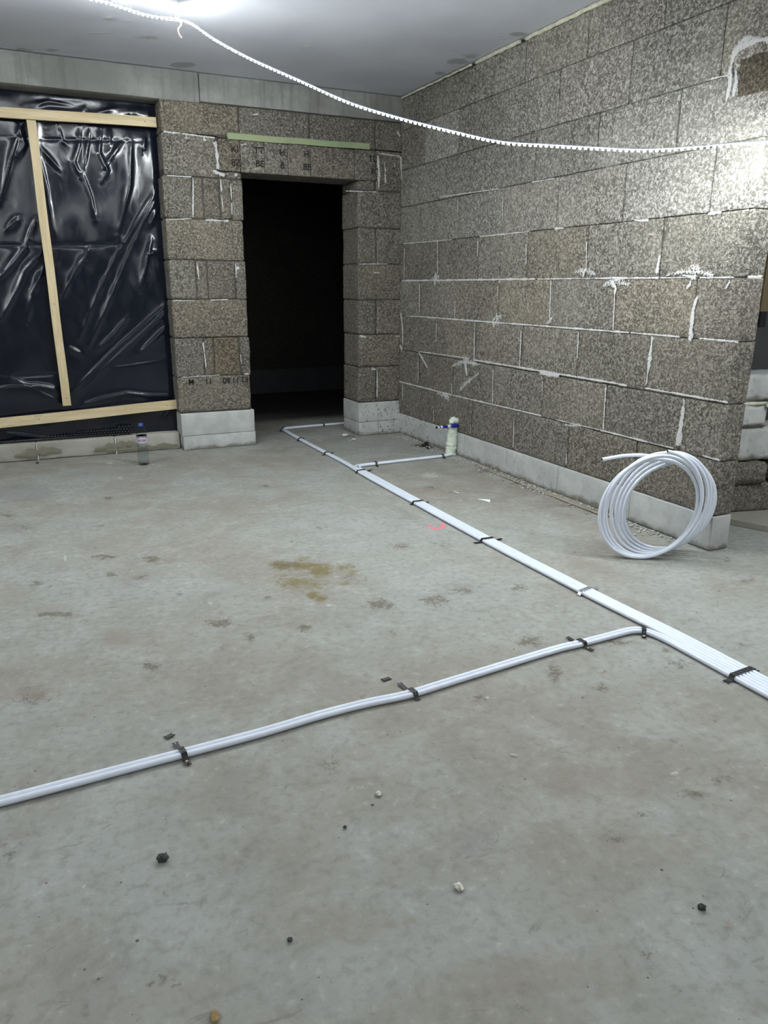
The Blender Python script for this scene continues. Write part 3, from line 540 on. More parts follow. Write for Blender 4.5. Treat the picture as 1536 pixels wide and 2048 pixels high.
# masonry left of the window opening
right_part = mb; mb = MB()
z = 0.29
for ci in range(8):
    x = -3.62 - (0.25 if ci % 2 else 0)
    while x < -1.65:
        x1 = min(x + 0.5, -1.62)
        if x1 - x > 0.05: rblock(mb, (x + g, BY, z + g), (x1 - g, BY + WT, min(z + 0.283, 2.5) - g), 0.008, 0.08, 0.003, 0.006, x + ci, tone=tone(0.95, 0.01))
        x += 0.5
    z += 0.283
struct(mb.build('wall_back_left', M['block'])); mb = right_part
# masonry of the back wall on the far side of the right wall
rblock(mb, (RX + 0.012, BY, 0.0), (6.4, BY + WT, 2.496), 0.008, 0.3, 0.001, 0.0, 60, tone=tone(0.95, 0.01))
wall_back = struct(mb.build('wall_back', M['block']))
mb = MB()
for b0, b1 in (((1.075, BY + 0.012, 0.29), (1.628, BY + WT - 0.01, 2.05)), ((DR + 0.012, BY + 0.012, 0.28), (RX + 0.01, BY + WT - 0.01, 2.05)), ((1.09, BY + 0.012, 2.05), (LX0 - 0.002, BY + WT - 0.01, 2.3)), ((LX1, BY + 0.012, 2.06), (RX + 0.01, BY + WT - 0.01, 2.3)), ((1.09, BY + 0.012, 2.28), (RX + 0.01, BY + WT - 0.01, 2.498))):
    mb.box(b0, b1)
struct(mb.build('mortar_core', M['joint'], wall_back, False))
# lintel of seven block segments
mb = MB()
ed = [LX0] + [1.636, 1.82, 2.003, 2.184, 2.551] + [LX1]
tn = [(0.80, 0.05), (1.12, 0), (1.05, 0.0), (1.0, 0.01), (0.88, 0.02), (0.84, 0.01)]
for k in range(6):
    rblock(mb, (ed[k] + 0.0012, BY - 0.006 + 0.001 * (k % 2), 2.056), (ed[k + 1] - 0.0012, BY + WT, LT - 0.012 + 0.002 * (k % 2)), 0.004, 0.024, 0.0016, 0.004, 70 + k, tone=tone(*tn[k]))
struct(mb.build('lintel', M['block'], wall_back))
# cast ring beam
mb = MB()
rblock(mb, (-1.62, BY + 0.0, 2.493), (1.359, BY + WT, CH - 0.004), 0.004, 0.09, 0.002, 0.004, 80)
rblock(mb, (1.363, BY + 0.003, 2.503), (RX + 0.01, BY + WT, CH - 0.004), 0.004, 0.09, 0.002, 0.004, 81)
mb.box((-3.62, BY, 2.5), (-1.62, BY + WT, CH - 0.004)); mb.box((RX + 0.012, BY, 2.5), (6.4, BY + WT, CH - 0.004))
struct(mb.build('ring_beam', M['beam'], wall_back))
# aerated base under the pillar and the pier
mb = MB()
zl = 0.011 * 0 + 0.150
for (x0, x1, y0, z0, z1, sp) in ((1.075, 1.655, BY - 0.012, 0, 0.112, 0.25), (1.068, 1.652, BY - 0.010, 0.114, 0.29, 0.1)):
    rblock(mb, (x0, y0, z0), (x1, BY + WT + 0.004, z1), 0.003, 0.06, 0.0008, 0.003, z1, speck=sp)
for (x0, x1, y0, z0, z1, sp) in ((DR - 0.003, 2.765, BY - 0.006, 0, 0.118, 0.6), (2.767, RX, BY - 0.010, 0, 0.118, 1.0), (DR - 0.006, RX, BY - 0.008, 0.120, 0.285, 0.7)):
    rblock(mb, (x0, y0, z0), (x1, BY + WT + 0.004, z1), 0.003, 0.06, 0.0008, 0.003, x0 + z1, speck=sp)
struct(mb.build('baseboard_back', M['aac']))
mb = MB(); mb.box((-3.62, BY, 0), (-1.62, BY + WT, 0.288), speck=0.0); struct(mb.build('baseboard_back_left', M['aac'], None, False))
smears('mortar_smear', 'B', [[(1.088, 2.286, 0.0123), (1.213, 2.283, 0.0124)], [(1.213, 2.283, 0.0085), (1.455, 2.273, 0.0087)], [(1.453, 2.25, 0.0326), (1.463, 2.161, 0.0219), (1.464, 2.06, 0.022)], [(1.423, 2.051, 0.0256), (1.514, 2.023, 0.0258)], [(1.475, 2.251, 0.0182), (1.623, 2.252, 0.0184)], [(1.248, 2.276, 0.0143), (1.246, 2.25, 0.0143)], [(1.372, 2.273, 0.018), (1.381, 2.247, 0.018)], [(1.087, 2.001, 0.0064), (1.275, 2.002, 0.0065)], [(1.278, 1.995, 0.0087), (1.26, 1.724, 0.0088)], [(1.479, 2.0, 0.0074), (1.481, 1.908, 0.0074)], [(1.48, 1.891, 0.0059), (1.485, 1.784, 0.006)], [(1.552, 1.977, 0.0074), (1.554, 1.86, 0.0075)], [(1.553, 1.843, 0.0067), (1.552, 1.756, 0.0067)], [(1.057, 1.702, 0.0051), (1.256, 1.72, 0.0051)], [(1.347, 1.713, 0.0111), (1.527, 1.713, 0.0112)], [(1.268, 1.406, 0.0082), (1.275, 1.288, 0.0083)], [(1.561, 1.418, 0.0076), (1.559, 1.305, 0.0077)], [(1.563, 1.389, 0.0305), (1.581, 1.364, 0.0306)], [(1.349, 1.143, 0.0099), (1.488, 1.147, 0.01)], [(1.069, 1.141, 0.0052), (1.236, 1.14, 0.0053)], [(1.276, 0.836, 0.0092), (1.287, 0.635, 0.0093)], [(1.565, 0.733, 0.0079), (1.565, 0.655, 0.0079)], [(1.581, 0.576, 0.0119), (1.634, 0.574, 0.012)], [(1.206, 0.573, 0.0136), (1.229, 0.576, 0.0136)], [(1.369, 0.577, 0.0118), (1.385, 0.581, 0.0118)], [(1.083, 0.571, 0.0038), (1.393, 0.576, 0.0039)], [(1.59, 2.044, 0.0185), (1.604, 2.028, 0.0185)], [(2.577, 1.423, 0.0057), (2.844, 1.427, 0.0058)], [(2.75, 0.56, 0.0103), (2.75, 0.32, 0.0104)], [(2.693, 0.575, 0.0171), (2.745, 0.564, 0.0172)], [(2.583, 0.853, 0.0168), (2.647, 0.835, 0.0169)], [(2.919, 0.837, 0.0086), (2.967, 0.84, 0.0086)], [(2.751, 2.249, 0.0159), (2.764, 2.122, 0.02), (2.76, 2.0, 0.0201)], [(2.808, 2.209, 0.008), (2.822, 2.126, 0.008)], [(2.817, 2.118, 0.0104), (2.822, 2.04, 0.0105)], [(2.897, 2.204, 0.008), (2.902, 2.164, 0.0081)], [(2.955, 2.256, 0.0089), (2.966, 2.078, 0.0089)], [(2.773, 2.262, 0.0064), (2.95, 2.252, 0.0064)], [(2.921, 2.436, 0.0239), (2.953, 2.391, 0.036)], [(2.468, 1.97, 0.0059), (2.751, 1.977, 0.006)], [(2.321, 2.206, 0.0093), (2.307, 2.148, 0.0093)], [(2.45, 2.243, 0.0086), (2.449, 2.139, 0.0086)], [(2.416, 2.198, 0.0078), (2.412, 2.162, 0.0078)], [(2.525, 2.122, 0.0071), (2.529, 2.068, 0.0071)], [(2.586, 2.238, 0.0071), (2.582, 2.191, 0.0071)], [(2.027, 2.147, 0.0076), (2.034, 2.109, 0.0076)], [(1.738, 2.448, 0.0073), (1.791, 2.459, 0.0074)], [(2.707, 1.358, 0.005), (2.775, 1.355, 0.005)], [(1.637, 2.24, 0.0184), (1.694, 2.251, 0.0184)], [(2.014, 2.223, 0.0095), (2.021, 2.199, 0.0095)]], wall_back)
# stamped dates on the lintel and the pillar foot
mb = MB()
def stamp(s, x, z_, size, rot, y=BY - 0.0105):
    v, fcs = text_mesh(s, size); ca, sa = math.cos(rot), math.sin(rot)
    mb.add([(x + a_ * ca - b_ * sa, y, z_ + a_ * sa + b_ * ca) for a_, b_, _ in v], fcs)
for s1, s2, (u_, w_) in zip(('KI', 'TT', 'H', 'H', 'TL'), ('8Z', 'BE', 'B:', 'BE', 'R'), [(1.594, 2.16), (1.775, 2.165), (1.957, 2.164), (2.148, 2.166), (2.703, 2.169)]):
    stamp(s1, u_, w_ + 0.045, 0.062, 0); stamp(s2, u_ + 0.004, w_ - 0.045, 0.062, 0)
for s1, (u_, w_) in zip(('M', '11', 'E2.11.60'), [(1.165, 0.536), (1.3, 0.534), (1.514, 0.536)]):
    stamp(s1, u_, w_, 0.06, math.pi, BY - 0.0075)
struct(mb.build('date_stamp', M['stamp'], wall_back, False))

# ------------------------------------------------------------------ the other walls of the shell
def shell(name, lo, hi, mat):
    mb = MB(); mb.box(lo, hi, tone=(1, 1, 1)); return struct(mb.build(name, mat, None, False))
shell('wall_left', (-3.75, -3.7, 0), (-3.6, 9.6, CH), M['block'])
shell('wall_rear', (-3.6, -3.75, 0), (6.4, -3.6, CH), M['block'])
shell('wall_outer', (6.4, -3.7, 0), (6.55, 9.6, CH), M['block'])
shell('wall_side', (RX + TH + 0.005, 4.6, 0), (6.4, 4.75, CH), M['plaster'])
mb = MB(); z = 0.30
mb.box((-3.6, 9.0, 0.28), (6.4, 9.15, CH), tone=(0.16, 0.16, 0.17))  # tone lowered so the far wall looks unlit
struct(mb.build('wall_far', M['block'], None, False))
mb = MB(); mb.box((-3.6, 8.93, 0), (6.4, 8.995, 0.28), speck=0.2); struct(mb.build('baseboard_far', M['unlit_base'], None, False))
shell('wall_window', (-1.7, BY + WT + 0.001, 0), (1.3, BY + WT + 0.06, CH), M['plaster'])

# ------------------------------------------------------------------ window sill kerb
mb = MB()
SX = [-1.62, 0.024, 0.578, 1.068]
for k in range(3):
    rblock(mb, (SX[k] + 0.001, 6.072 - 0.004 * k, 0), (SX[k + 1] - 0.001, BY + WT - 0.01, 0.130), 0.008, 0.05, 0.002, 0.006, k)
sill = struct(mb.build('trim_1', M['sill']))
mb = MB()
for cx in SX[1:3]:
    v = [(cx + 0.10 * a_ * (1 + 0.3 * nz((cx, a_, b_), 3)), 6.0625, 0.06 + 0.05 * b_) for a_, b_ in [(math.cos(t * 0.4), math.sin(t * 0.4)) for t in range(16)]]
for k, cx in enumerate(SX[1:3]):
    mb.box((cx - 0.004, 6.062 - 0.004 * k, 0.0), (cx + 0.004, 6.09, 0.128))
struct(mb.build('joint_line', M['smear'], sill, False)); 
me = bpy.data.objects['joint_line'].data; at = me.attributes.new('cov', 'FLOAT', 'POINT'); at.data.foreach_set('value', [1.4] * len(me.vertices))

M['damp'] = smear_mat('damp_patch', (0.165, 0.155, 0.11), (0.21, 0.20, 0.155), 16, 2.4)
smears('damp_patch', 'B', [[(cx - 0.16, 0.045, 0.02), (cx, 0.06, 0.085), (cx + 0.10, 0.07, 0.06), (cx + 0.17, 0.055, 0.02)] for cx in SX[1:3]] + [[(0.45, 0.03, 0.01), (0.8, 0.03, 0.045), (1.05, 0.03, 0.04)]], sill, 'damp', 6.0605)
# ------------------------------------------------------------------ black polythene over the window opening
FOLDS = [[(0.534, 1.517), (0.51, 1.44), (0.415, 1.328), (0.301, 1.114), 0.014], [(0.776, 1.548), (0.57, 1.191), (0.409, 0.867), 0.012], [(0.865, 1.568), (0.685, 1.218), (0.472, 0.812), 0.014], [(1.052, 1.101), (0.672, 0.797), (0.308, 0.472), 0.01], [(1.054, 1.064), (0.803, 0.848), (0.58, 0.662), (0.324, 0.462), 0.01], [(0.98, 1.571), (0.919, 1.369), (0.869, 1.2), 0.016], [(0.763, 1.013), (0.645, 0.88), (0.53, 0.783), 0.014], [(0.394, 0.384), (0.539, 0.417), (0.713, 0.446), (0.859, 0.423), (1.076, 0.416), 0.014], [(0.218, 1.468), (0.091, 1.333), (0.04, 1.233), (-0.09, 1.015), 0.018], [(0.213, 1.351), (0.131, 1.2), (0.065, 0.979), 0.014], [(-0.043, 1.512), (0.313, 1.519), (0.775, 1.54), -0.006], [(-0.157, 0.61), (0.221, 0.618), -0.006], [(0.58, 0.66), (0.816, 0.686), (1.032, 0.716), -0.006], [(0.156, 1.548), (0.045, 1.407), (-0.071, 1.29), 0.018], [(1.059, 0.954), (0.89, 0.8), (0.82, 0.737), 0.012], [(0.335, 0.806), (0.406, 0.759), 0.01], [(1.056, 1.037), (0.969, 0.983), 0.01], [(-0.167, 0.533), (0.078, 0.539), (0.226, 0.504), 0.02], [(0.944, 1.466), (1.0, 1.493), 0.01], [(-0.108, 0.619), (0.208, 0.422), 0.012], [(1.061, 0.344), (0.936, 0.204), 0.012], [(-0.207, 0.212), (0.201, 0.124), 0.012], [(0.563, 2.307), (0.539, 2.178), (0.495, 2.078), (0.53, 1.982), 0.014], [(0.63, 2.313), (0.584, 2.138), (0.555, 2.016), 0.014], [(0.543, 2.005), (0.584, 1.852), (0.602, 1.695), 0.014], [(0.696, 2.308), (0.669, 2.144), (0.714, 2.026), (0.673, 1.957), 0.018], [(0.849, 2.244), (0.772, 2.151), (0.692, 2.036), 0.012], [(0.19, 2.297), (0.089, 2.061), (-0.009, 1.78), 0.018], [(0.413, 2.316), (0.433, 2.212), (0.463, 2.183), 0.012], [(0.261, 2.199), (0.302, 1.904), (0.326, 1.528), 0.012], [(1.057, 2.337), (1.055, 2.115), (1.065, 1.945), 0.014], [(1.071, 1.945), (0.909, 1.718), (0.758, 1.496), 0.01], [(1.054, 1.875), (0.931, 1.696), (0.83, 1.497), 0.01], [(1.034, 1.782), (0.976, 1.663), 0.012], [(0.991, 2.277), (0.97, 2.165), 0.012], [(0.758, 2.313), (0.74, 2.181), 0.01], [(0.894, 2.237), (0.856, 1.934), (0.743, 1.585), 0.02], [(0.168, 2.285), (0.194, 2.163), (0.143, 2.086), 0.014], [(0.224, 2.413), (0.374, 2.447), (0.512, 2.439), 0.01], [(0.374, 2.447), (0.262, 2.386), 0.01], [(0.609, 2.438), (0.583, 2.394), 0.008], [(0.661, 2.4), (0.822, 2.447), 0.008], [(0.971, 2.46), (0.926, 2.402), 0.008], [(0.913, 2.444), (0.891, 2.399), 0.008], [(0.289, 2.159), (0.401, 2.018), 0.014], [(0.045, 2.203), (0.358, 2.212), (1.036, 2.247), -0.005], [(0.118, 1.523), (0.202, 1.691), 0.014], [(0.013, 1.619), (0.096, 1.698), 0.014]]
fx = np.arange(-0.75, 1.0735, 0.0085); fzv = np.arange(0.132, 2.492, 0.0085)
fx = np.concatenate([np.linspace(-1.6, -0.8, 12), fx, [1.0735]])
FX, FZ = np.meshgrid(fx, fzv)
D = 0.014 * np.sin(FX * 5.1 + 1.5 * np.sin(FZ * 1.7) + 0.6) * np.sin(FZ * 1.9 + 0.4)
D += 0.0035 * np.sin(FX * 17 - FZ * 9 + 2.1 * np.sin(FZ * 2.9 + FX)) * (0.5 + 0.5 * np.sin(FZ * 3.3 + FX * 4))
D += 0.0012 * np.sin(FX * 31 + FZ * 17 + 2.4 * np.sin(FZ * 5.1)) * (0.5 + 0.5 * np.sin(FZ * 2.1 - FX * 5 + 1))
for fo in FOLDS:
    amp = fo[-1]; pts = fo[:-1]; best = np.full(FX.shape, 9.0); par = np.zeros(FX.shape); n_ = len(pts) - 1
    sd = np.zeros(FX.shape)
    for i in range(n_):
        (ax, az), (bx, bz) = pts[i], pts[i + 1]; L2 = (bx - ax) ** 2 + (bz - az) ** 2
        t = np.clip(((FX - ax) * (bx - ax) + (FZ - az) * (bz - az)) / L2, 0, 1)
        d = np.hypot(FX - ax - t * (bx - ax), FZ - az - t * (bz - az))
        sg = np.sign((FX - ax) * (bz - az) - (FZ - az) * (bx - ax)); up = d < best
        best = np.where(up, d, best); par = np.where(up, (i + t) / n_, par); sd = np.where(up, sg, sd)
    w = 0.006 + abs(amp) * 0.6
    fall = np.sin(np.pi * np.clip(par, 0.04, 0.96)) ** 0.5
    D += amp * 1.0 * fall * np.exp(-best / w) * (1 + 0.5 * np.tanh(sd * best / w))
D *= np.clip((1.075 - FX) / 0.05, 0.25, 1)
D *= np.clip((2.495 - FZ) / 0.08, 0.3, 1)
for zb in (2.37, 0.33): D *= 1 - 0.75 * np.exp(-((FZ - zb) / 0.06) ** 2)
D *= 1 - 0.75 * np.exp(-((FX - 0.262) / 0.05) ** 2)
me = grid_mesh('polythene_sheet', fx, fzv, 0.0, {}, True)
co = np.stack([FX, 6.155 - np.clip(D, -0.05, 0.034), FZ], -1).reshape(-1, 3); me.vertices.foreach_set('co', co.ravel()); me.update()
sheet = link('polythene_sheet', me, M['foil'])
tagx(sheet, 'wrinkled glossy black polythene sheet closing the window opening on the left', 'plastic sheet')
# battens
def bar(mb, p0, p1, w, t, side='z'):
    p0 = Vector(p0); p1 = Vector(p1); d = (p1 - p0).normalized(); yv = Vector((0, 1, 0)); s_ = d.cross(yv).normalized()
    vs = []; n = 12
    for i in range(n + 1):
        c = p0.lerp(p1, i / n) + s_ * 0.0015 * math.sin(i * 1.3)
        e = 0.0
        for a_, b_ in ((-1, -1), (1, -1), (1, 1), (-1, 1)): vs.append(c + s_ * a_ * w / 2 + yv * b_ * t / 2)
    fs = [(0, 1, 2, 3), tuple(n * 4 + k for k in (3, 2, 1, 0))]
    for i in range(n):
        for k in range(4): fs.append((i * 4 + k, (i + 1) * 4 + k, (i + 1) * 4 + (k + 1) % 4, i * 4 + (k + 1) % 4))
    mb.add(vs, fs)
YB = 6.095
BT = [(0.063, 2.34), (1.051, 2.362), (0.246, 2.313), (0.264, 0.389), (-0.197, 0.287), (1.069, 0.349)]
BWD = [0.065, 0.058, 0.071]
def batten(name, p0, p1, w, mat, label, y=YB, t=0.024):
    mb = MB(); bar(mb, (p0[0], y, p0[1]), (p1[0], y, p1[1]), w, t)
    c = ((p0[0] + p1[0]) / 2, y, (p0[1] + p1[1]) / 2)
    o = mb.build(name, M[mat], None, False, c); tagx(o, label, 'batten', 'pine battens over the black sheet')
    bv = o.modifiers.new('b', 'BEVEL'); bv.width = 0.002; bv.segments = 2
    for tt in (0.97, 0.62):
        mb = MB(); p = Vector((p0[0], y - t / 2 - 0.0008, p0[1])).lerp(Vector((p1[0], y - t / 2 - 0.0008, p1[1])), tt)
        tube(mb, [p, p + Vector((0, 0.003, 0))], 0.0035, 8)
        sh = mb.build('screw_head', M['blackp'], None, True); sh.parent = o; sh.matrix_parent_inverse = Matrix.Translation(-Vector(c))
    return o
def ext(a_, b_, x):
    return (x, a_[1] + (b_[1] - a_[1]) * (x - a_[0]) / (b_[0] - a_[0]))
batten('wooden_batten', ext(BT[0], BT[1], -1.58), ext(BT[0], BT[1], 1.068), BWD[0], 'wood_x', 'horizontal pale pine batten across the top of the black sheet')
batten('wooden_batten', ext(BT[4], BT[5], -1.58), ext(BT[4], BT[5], 1.068), BWD[2], 'wood_x', 'horizontal pale pine batten across the bottom of the black sheet, just above the sill')
vt, vb = BT[2], BT[3]
batten('wooden_batten', (vt[0], vt[1] - 0.006), (vb[0], vb[1] - 0.002), BWD[1], 'wood_z', 'upright pale pine batten between the two horizontal ones')
# dimpled drainage membrane behind the sill
mb = MB(); x = -0.62
rngm = random.Random(3)
xe = [0.706, 0.197]
mb.box((-0.62, 6.118, 0.131), (xe[0], 6.122, 0.150))
n = int((xe[0] + 0.62) / 0.022)
for i in range(n):
    hgt = 0.015 + max(0, (i / n - 0.45)) * (xe[1] - 0.15) * 1.8
    for k in range(max(1, int(hgt / 0.018) + 1)):
        zz = 0.139 + k * 0.019
        if zz < xe[1] + 0.01: blob(mb, (-0.60 + i * 0.022 + 0.011 * (k % 2), 6.117, zz), (0.009, 0.009, 0.008), i, 0.1, 2, 5)
tagx(mb.build('dimpled_membrane', M['membrane'], None, True), 'low strip of black dimpled drainage membrane on the sill below the polythene', 'membrane')

# ------------------------------------------------------------------ green lath over the doorway
mb = MB(); p0, p1 = [(1.542, 2.29), (2.672, 2.301)]
bar(mb, (p0[0], BY - 0.015, p0[1]), (p1[0], BY - 0.015, p1[1]), 0.042, 0.018)
o = mb.build('green_lath', M['green'], None, False); tagx(o, 'pale green wooden lath fixed on the blocks above the dark doorway', 'lath')

# ------------------------------------------------------------------ foam beads under the ceiling
FB = [[6.001, 4.924], [4.867, 4.361], [4.304, 3.498]]
for k, (y0, y1) in enumerate(FB):
    mb = MB(); n = max(6, int(abs(y1 - y0) / 0.02)); P = []; R_ = []
    for i in range(n + 1):
        y = y0 + (y1 - y0) * i / n
        P.append((RX - 0.002 + 0.004 * nz((y, k, 0), 12), y, CH - 0.013 + 0.004 * nz((y, 0, k), 16))); R_.append((0.008 if k == 0 else 0.012) * (1 + 0.35 * nz((y, 5, k), 22)))
    tube(mb, P, R_, 10)
    tagx(mb.build('foam_bead', M['cream']), ('thin cream foam bead along the ceiling edge starting at the far corner of the room', 'middle short cream foam bead under the ceiling, between two dark gaps', 'nearest and thickest cream foam bead along the top of the right wall')[k], 'foam bead', 'foam beads between right wall and ceiling')

# ------------------------------------------------------------------ LED strip
PATH = [(3.75, 1.1, 2.2), (3.3, 1.75, 1.93), (3.02, 2.18, 1.835), (2.859, 2.398, 1.819), (2.792, 2.478, 1.819), (2.693, 2.595, 1.815), (2.55, 2.764, 1.817), (2.426, 2.911, 1.836), (2.282, 3.083, 1.862), (2.13, 3.262, 1.892), (1.97, 3.452, 1.956), (1.802, 3.651, 2.03), (1.627, 3.859, 2.12), (1.444, 4.075, 2.244), (1.253, 4.301, 2.375), (1.116, 4.464, 2.485), (1.026, 4.57, 2.572), (0.964, 4.62, 2.598), (0.794, 4.60, 2.592), (0.56, 4.505, 2.597), (0.15, 4.40, 2.58), (-0.8, 4.4, 2.56), (-2.2, 3.8, 2.56), (-3.0, 1.8, 2.56), (-2.6, -0.4, 2.56), (-1.2, -1.8, 2.56), (0.8, -2.3, 2.56), (2.6, -1.6, 2.56), (3.7, -0.2, 2.56)]  # unseen run round behind the camera is added to light the foreground floor
SP = catmull(PATH, 14)
strip = empty('led_strip', (0.964, 4.62, 2.598), 'lit white LED strip sagging from the ceiling to the end of the right wall', 'light strip')
inv = Matrix.Translation(-Vector((0.964, 4.62, 2.598)))
def adopt(o, par, m_=None): o.parent = par; o.matrix_parent_inverse = m_ or Matrix.Translation(-Vector(par.location)); return o
mb = MB(); tube(mb, [p_ + Vector((0, 0, 0.0062)) for p_ in SP], 0.0054, 8, True, 0.003, Vector((0, 0, 1)))
adopt(mb.build('sleeve', M['sleeve']), strip)
cum = [0.0]
for i in range(1, len(SP)): cum.append(cum[-1] + (SP[i] - SP[i - 1]).length)
def at_len(s_):
    i = 1
    while i < len(cum) - 1 and cum[i] < s_: i += 1
    t = (s_ - cum[i - 1]) / (cum[i] - cum[i - 1]); return SP[i - 1].lerp(SP[i], t), (SP[i] - SP[i - 1]).normalized()
chip_mb = MB()
chip_v = [(x * 0.0045, y * 0.0048, z_ * 0.0042) for x in (-1, 1) for y in (-1, 1) for z_ in (-1, 1)]
chip_f = [(0, 1, 3, 2), (4, 6, 7, 5), (0, 4, 5, 1), (2, 3, 7, 6), (0, 2, 6, 4), (1, 5, 7, 3)]
chip_mb.add(chip_v, chip_f); chip_me = chip_mb.mesh('led_diode'); chip_me.materials.append(M['led']); chip_me.materials.append(M['led_back'])
for k_, p_ in enumerate(chip_me.polygons): p_.material_index = 1 if k_ in (3, 5) else 0
s_start = 0.0
for i, p in enumerate(SP):
    if (p - Vector((2.859, 2.398, 1.819))).length < 1e-3: s_start = cum[i]
rest = MB(); s_ = 0.02; n_chip = 0
while s_ < cum[-1]:
    p, t = at_len(s_); side = t.cross(Vector((0, 0, 1))).normalized(); w = side.cross(t)
    R_ = Matrix((t, side, w)).transposed()
    if s_ > s_start - 0.03 and n_chip < 100:
        o = bpy.data.objects.new('led_diode', chip_me); C.objects.link(o); o.parent = strip
        o.matrix_parent_inverse = inv; o.matrix_world = Matrix.Translation(p) @ R_.to_4x4(); n_chip += 1
        o.matrix_basis = Matrix.Translation(p) @ R_.to_4x4()
    else:
        rest.add([p + R_ @ Vector(v) for v in chip_v], chip_f)
    s_ += 0.0255 if s_ < s_start + 4.3 else 0.051
ro = adopt(rest.build('led_diodes', [M['led'], M['led_back']], None, False), strip)
for k_, p_ in enumerate(ro.data.polygons): p_.material_index = 1 if k_ % 6 in (3, 5) else 0
ro['kind'] = 'stuff'
# hook and tie wires that hold the strip to the ceiling
hook = empty('wire_hook', (0.964, 4.62, CH), 'twisted wire hook holding the light strip to the ceiling, red end dangling', 'hook')
mb = MB(); h0 = Vector((0.964, 4.61, 2.60))
tube(mb, catmull([h0 + Vector((0, 0, 0.09)), h0 + Vector((0.012, -0.012, 0.03)), h0 + Vector((-0.010, -0.010, 0.0)), h0 + Vector((0.012, -0.004, -0.018)), h0 + Vector((-0.012, 0.0, -0.002)), h0 + Vector((-0.012, -0.008, 0.03)), h0 + Vector((0.006, -0.012, 0.04))], 8), 0.0022, 8)
tube(mb, catmull([h0 + Vector((-0.008, -0.01, 0.0)), h0 + Vector((-0.03, -0.02, -0.018)), h0 + Vector((-0.055, -0.01, -0.014))], 6), 0.002, 8)
adopt(mb.build('wire_loop', M['steel']), hook)
mb = MB(); tube(mb, catmull([h0 + Vector((0.002, -0.008, -0.01)), h0 + Vector((0.008, -0.01, -0.03)), h0 + Vector((-0.008, -0.01, -0.05)), h0 + Vector((-0.004, -0.01, -0.075)), h0 + Vector((0.008, -0.01, -0.09))], 8), 0.0026, 8)
adopt(mb.build('red_wire_end', M['copper']), hook)['label'] = 'short red wire end'

# ------------------------------------------------------------------ floor pipes
RP = 0.00875
PIPES = []
def pipe(name, pts, label, group, r_=RP, prints=True):
    P = catmull([(x, y, r_ + 0.0005) for x, y in pts], 10)
    PIPES.append(P)
    mb = MB(); tube(mb, P, r_, 14)
    o = mb.build(name, M['pipe'], None, True, (pts[0][0], pts[0][1], 0)); tagx(o, label, 'pipe', group)
    return o
G = 'white heating pipes fixed to the floor'
def main(x0, x1, x2, x3):
    return [(x1, 4.6), (x1 - 0.004, 4.0), (x1 - 0.008, 3.3), (x1 - 0.006, 2.9), (x2, 2.55), (x2 + 0.008, 2.2), (x3, 1.85), (x3, 1.5), (x3 + 0.002, 1.1), (x3 + 0.003, 0.5)]
D_ = 0.0176
def far(x, yb): return [(3.3, yb + 0.02), (2.71, yb), (2.45, yb - 0.01), (2.2, yb - 0.022), (x + 0.06, yb - 0.034), (x + 0.012, yb - 0.052), (x - 0.002, yb - 0.11), (x - 0.008, 5.95), (x - 0.006, 5.4), (x - 0.002, 5.0)]
pipe('heating_pipe', far(2.046, 6.578) + main(0, 2.026, 2.028, 2.052), 'white pipe from the dark doorway, left one of the two that turn there', G)
pipe('heating_pipe', far(2.046 + D_, 6.558) + main(0, 2.026 + D_, 2.028 + D_, 2.052 + D_), 'white pipe from the dark doorway, right one of the two that turn there', G)
def br(x, y): return [(2.955, y + 0.062), (2.90, y + 0.04), (2.80, y + 0.018), (2.5, y + 0.005), (2.24, y - 0.008), (x + 0.075, y - 0.014), (x + 0.034, y - 0.024), (x + 0.008, y - 0.055), (x, y - 0.12)]
pipe('heating_pipe', br(2.026 + 2 * D_, 4.915)[:-1] + [(2.026 + 2 * D_, 4.75)] + main(0, 2.026 + 2 * D_, 2.028 + 2 * D_, 2.052 + 2 * D_), 'white pipe branching to the foam covered riser, outer bend farther from the camera', G)
pipe('heating_pipe', br(2.026 + 3 * D_ + 0.006, 4.895)[:-1] + [(2.026 + 3 * D_, 4.75)] + main(0, 2.026 + 3 * D_, 2.028 + 3 * D_, 2.052 + 3 * D_), 'white pipe branching to the foam covered riser, inner bend nearer the camera', G)
def low(dy):
    P = [(-0.9, 1.855), (-0.5, 1.862), (-0.18, 1.862), (0.19, 1.873), (0.38, 1.878), (0.52, 1.884), (0.69, 1.899), (0.84, 1.902), (0.985, 1.895), (1.17, 1.912), (1.58, 1.950), (1.71, 1.952), (1.855, 1.957), (1.94, 1.960)]
    return [(x, y + dy) for x, y in P]
h2 = D_ / 2
pipe('heating_pipe', low(-h2 - 0.0005) + [(1.985, 1.938), (2.005, 1.905), (2.013, 1.86), (2.016, 1.80), (2.016, 1.5), (2.018, 1.1), (2.019, 0.5)], 'white pipe running in from the left edge, nearer one of that pair', G)
pipe('heating_pipe', low(h2 + 0.0005) + [(1.985, 1.962), (2.012, 1.938), (2.026, 1.89), (2.0335, 1.82), (2.034, 1.5), (2.036, 1.1), (2.037, 0.5)], 'white pipe running in from the left edge, farther one of that pair', G)

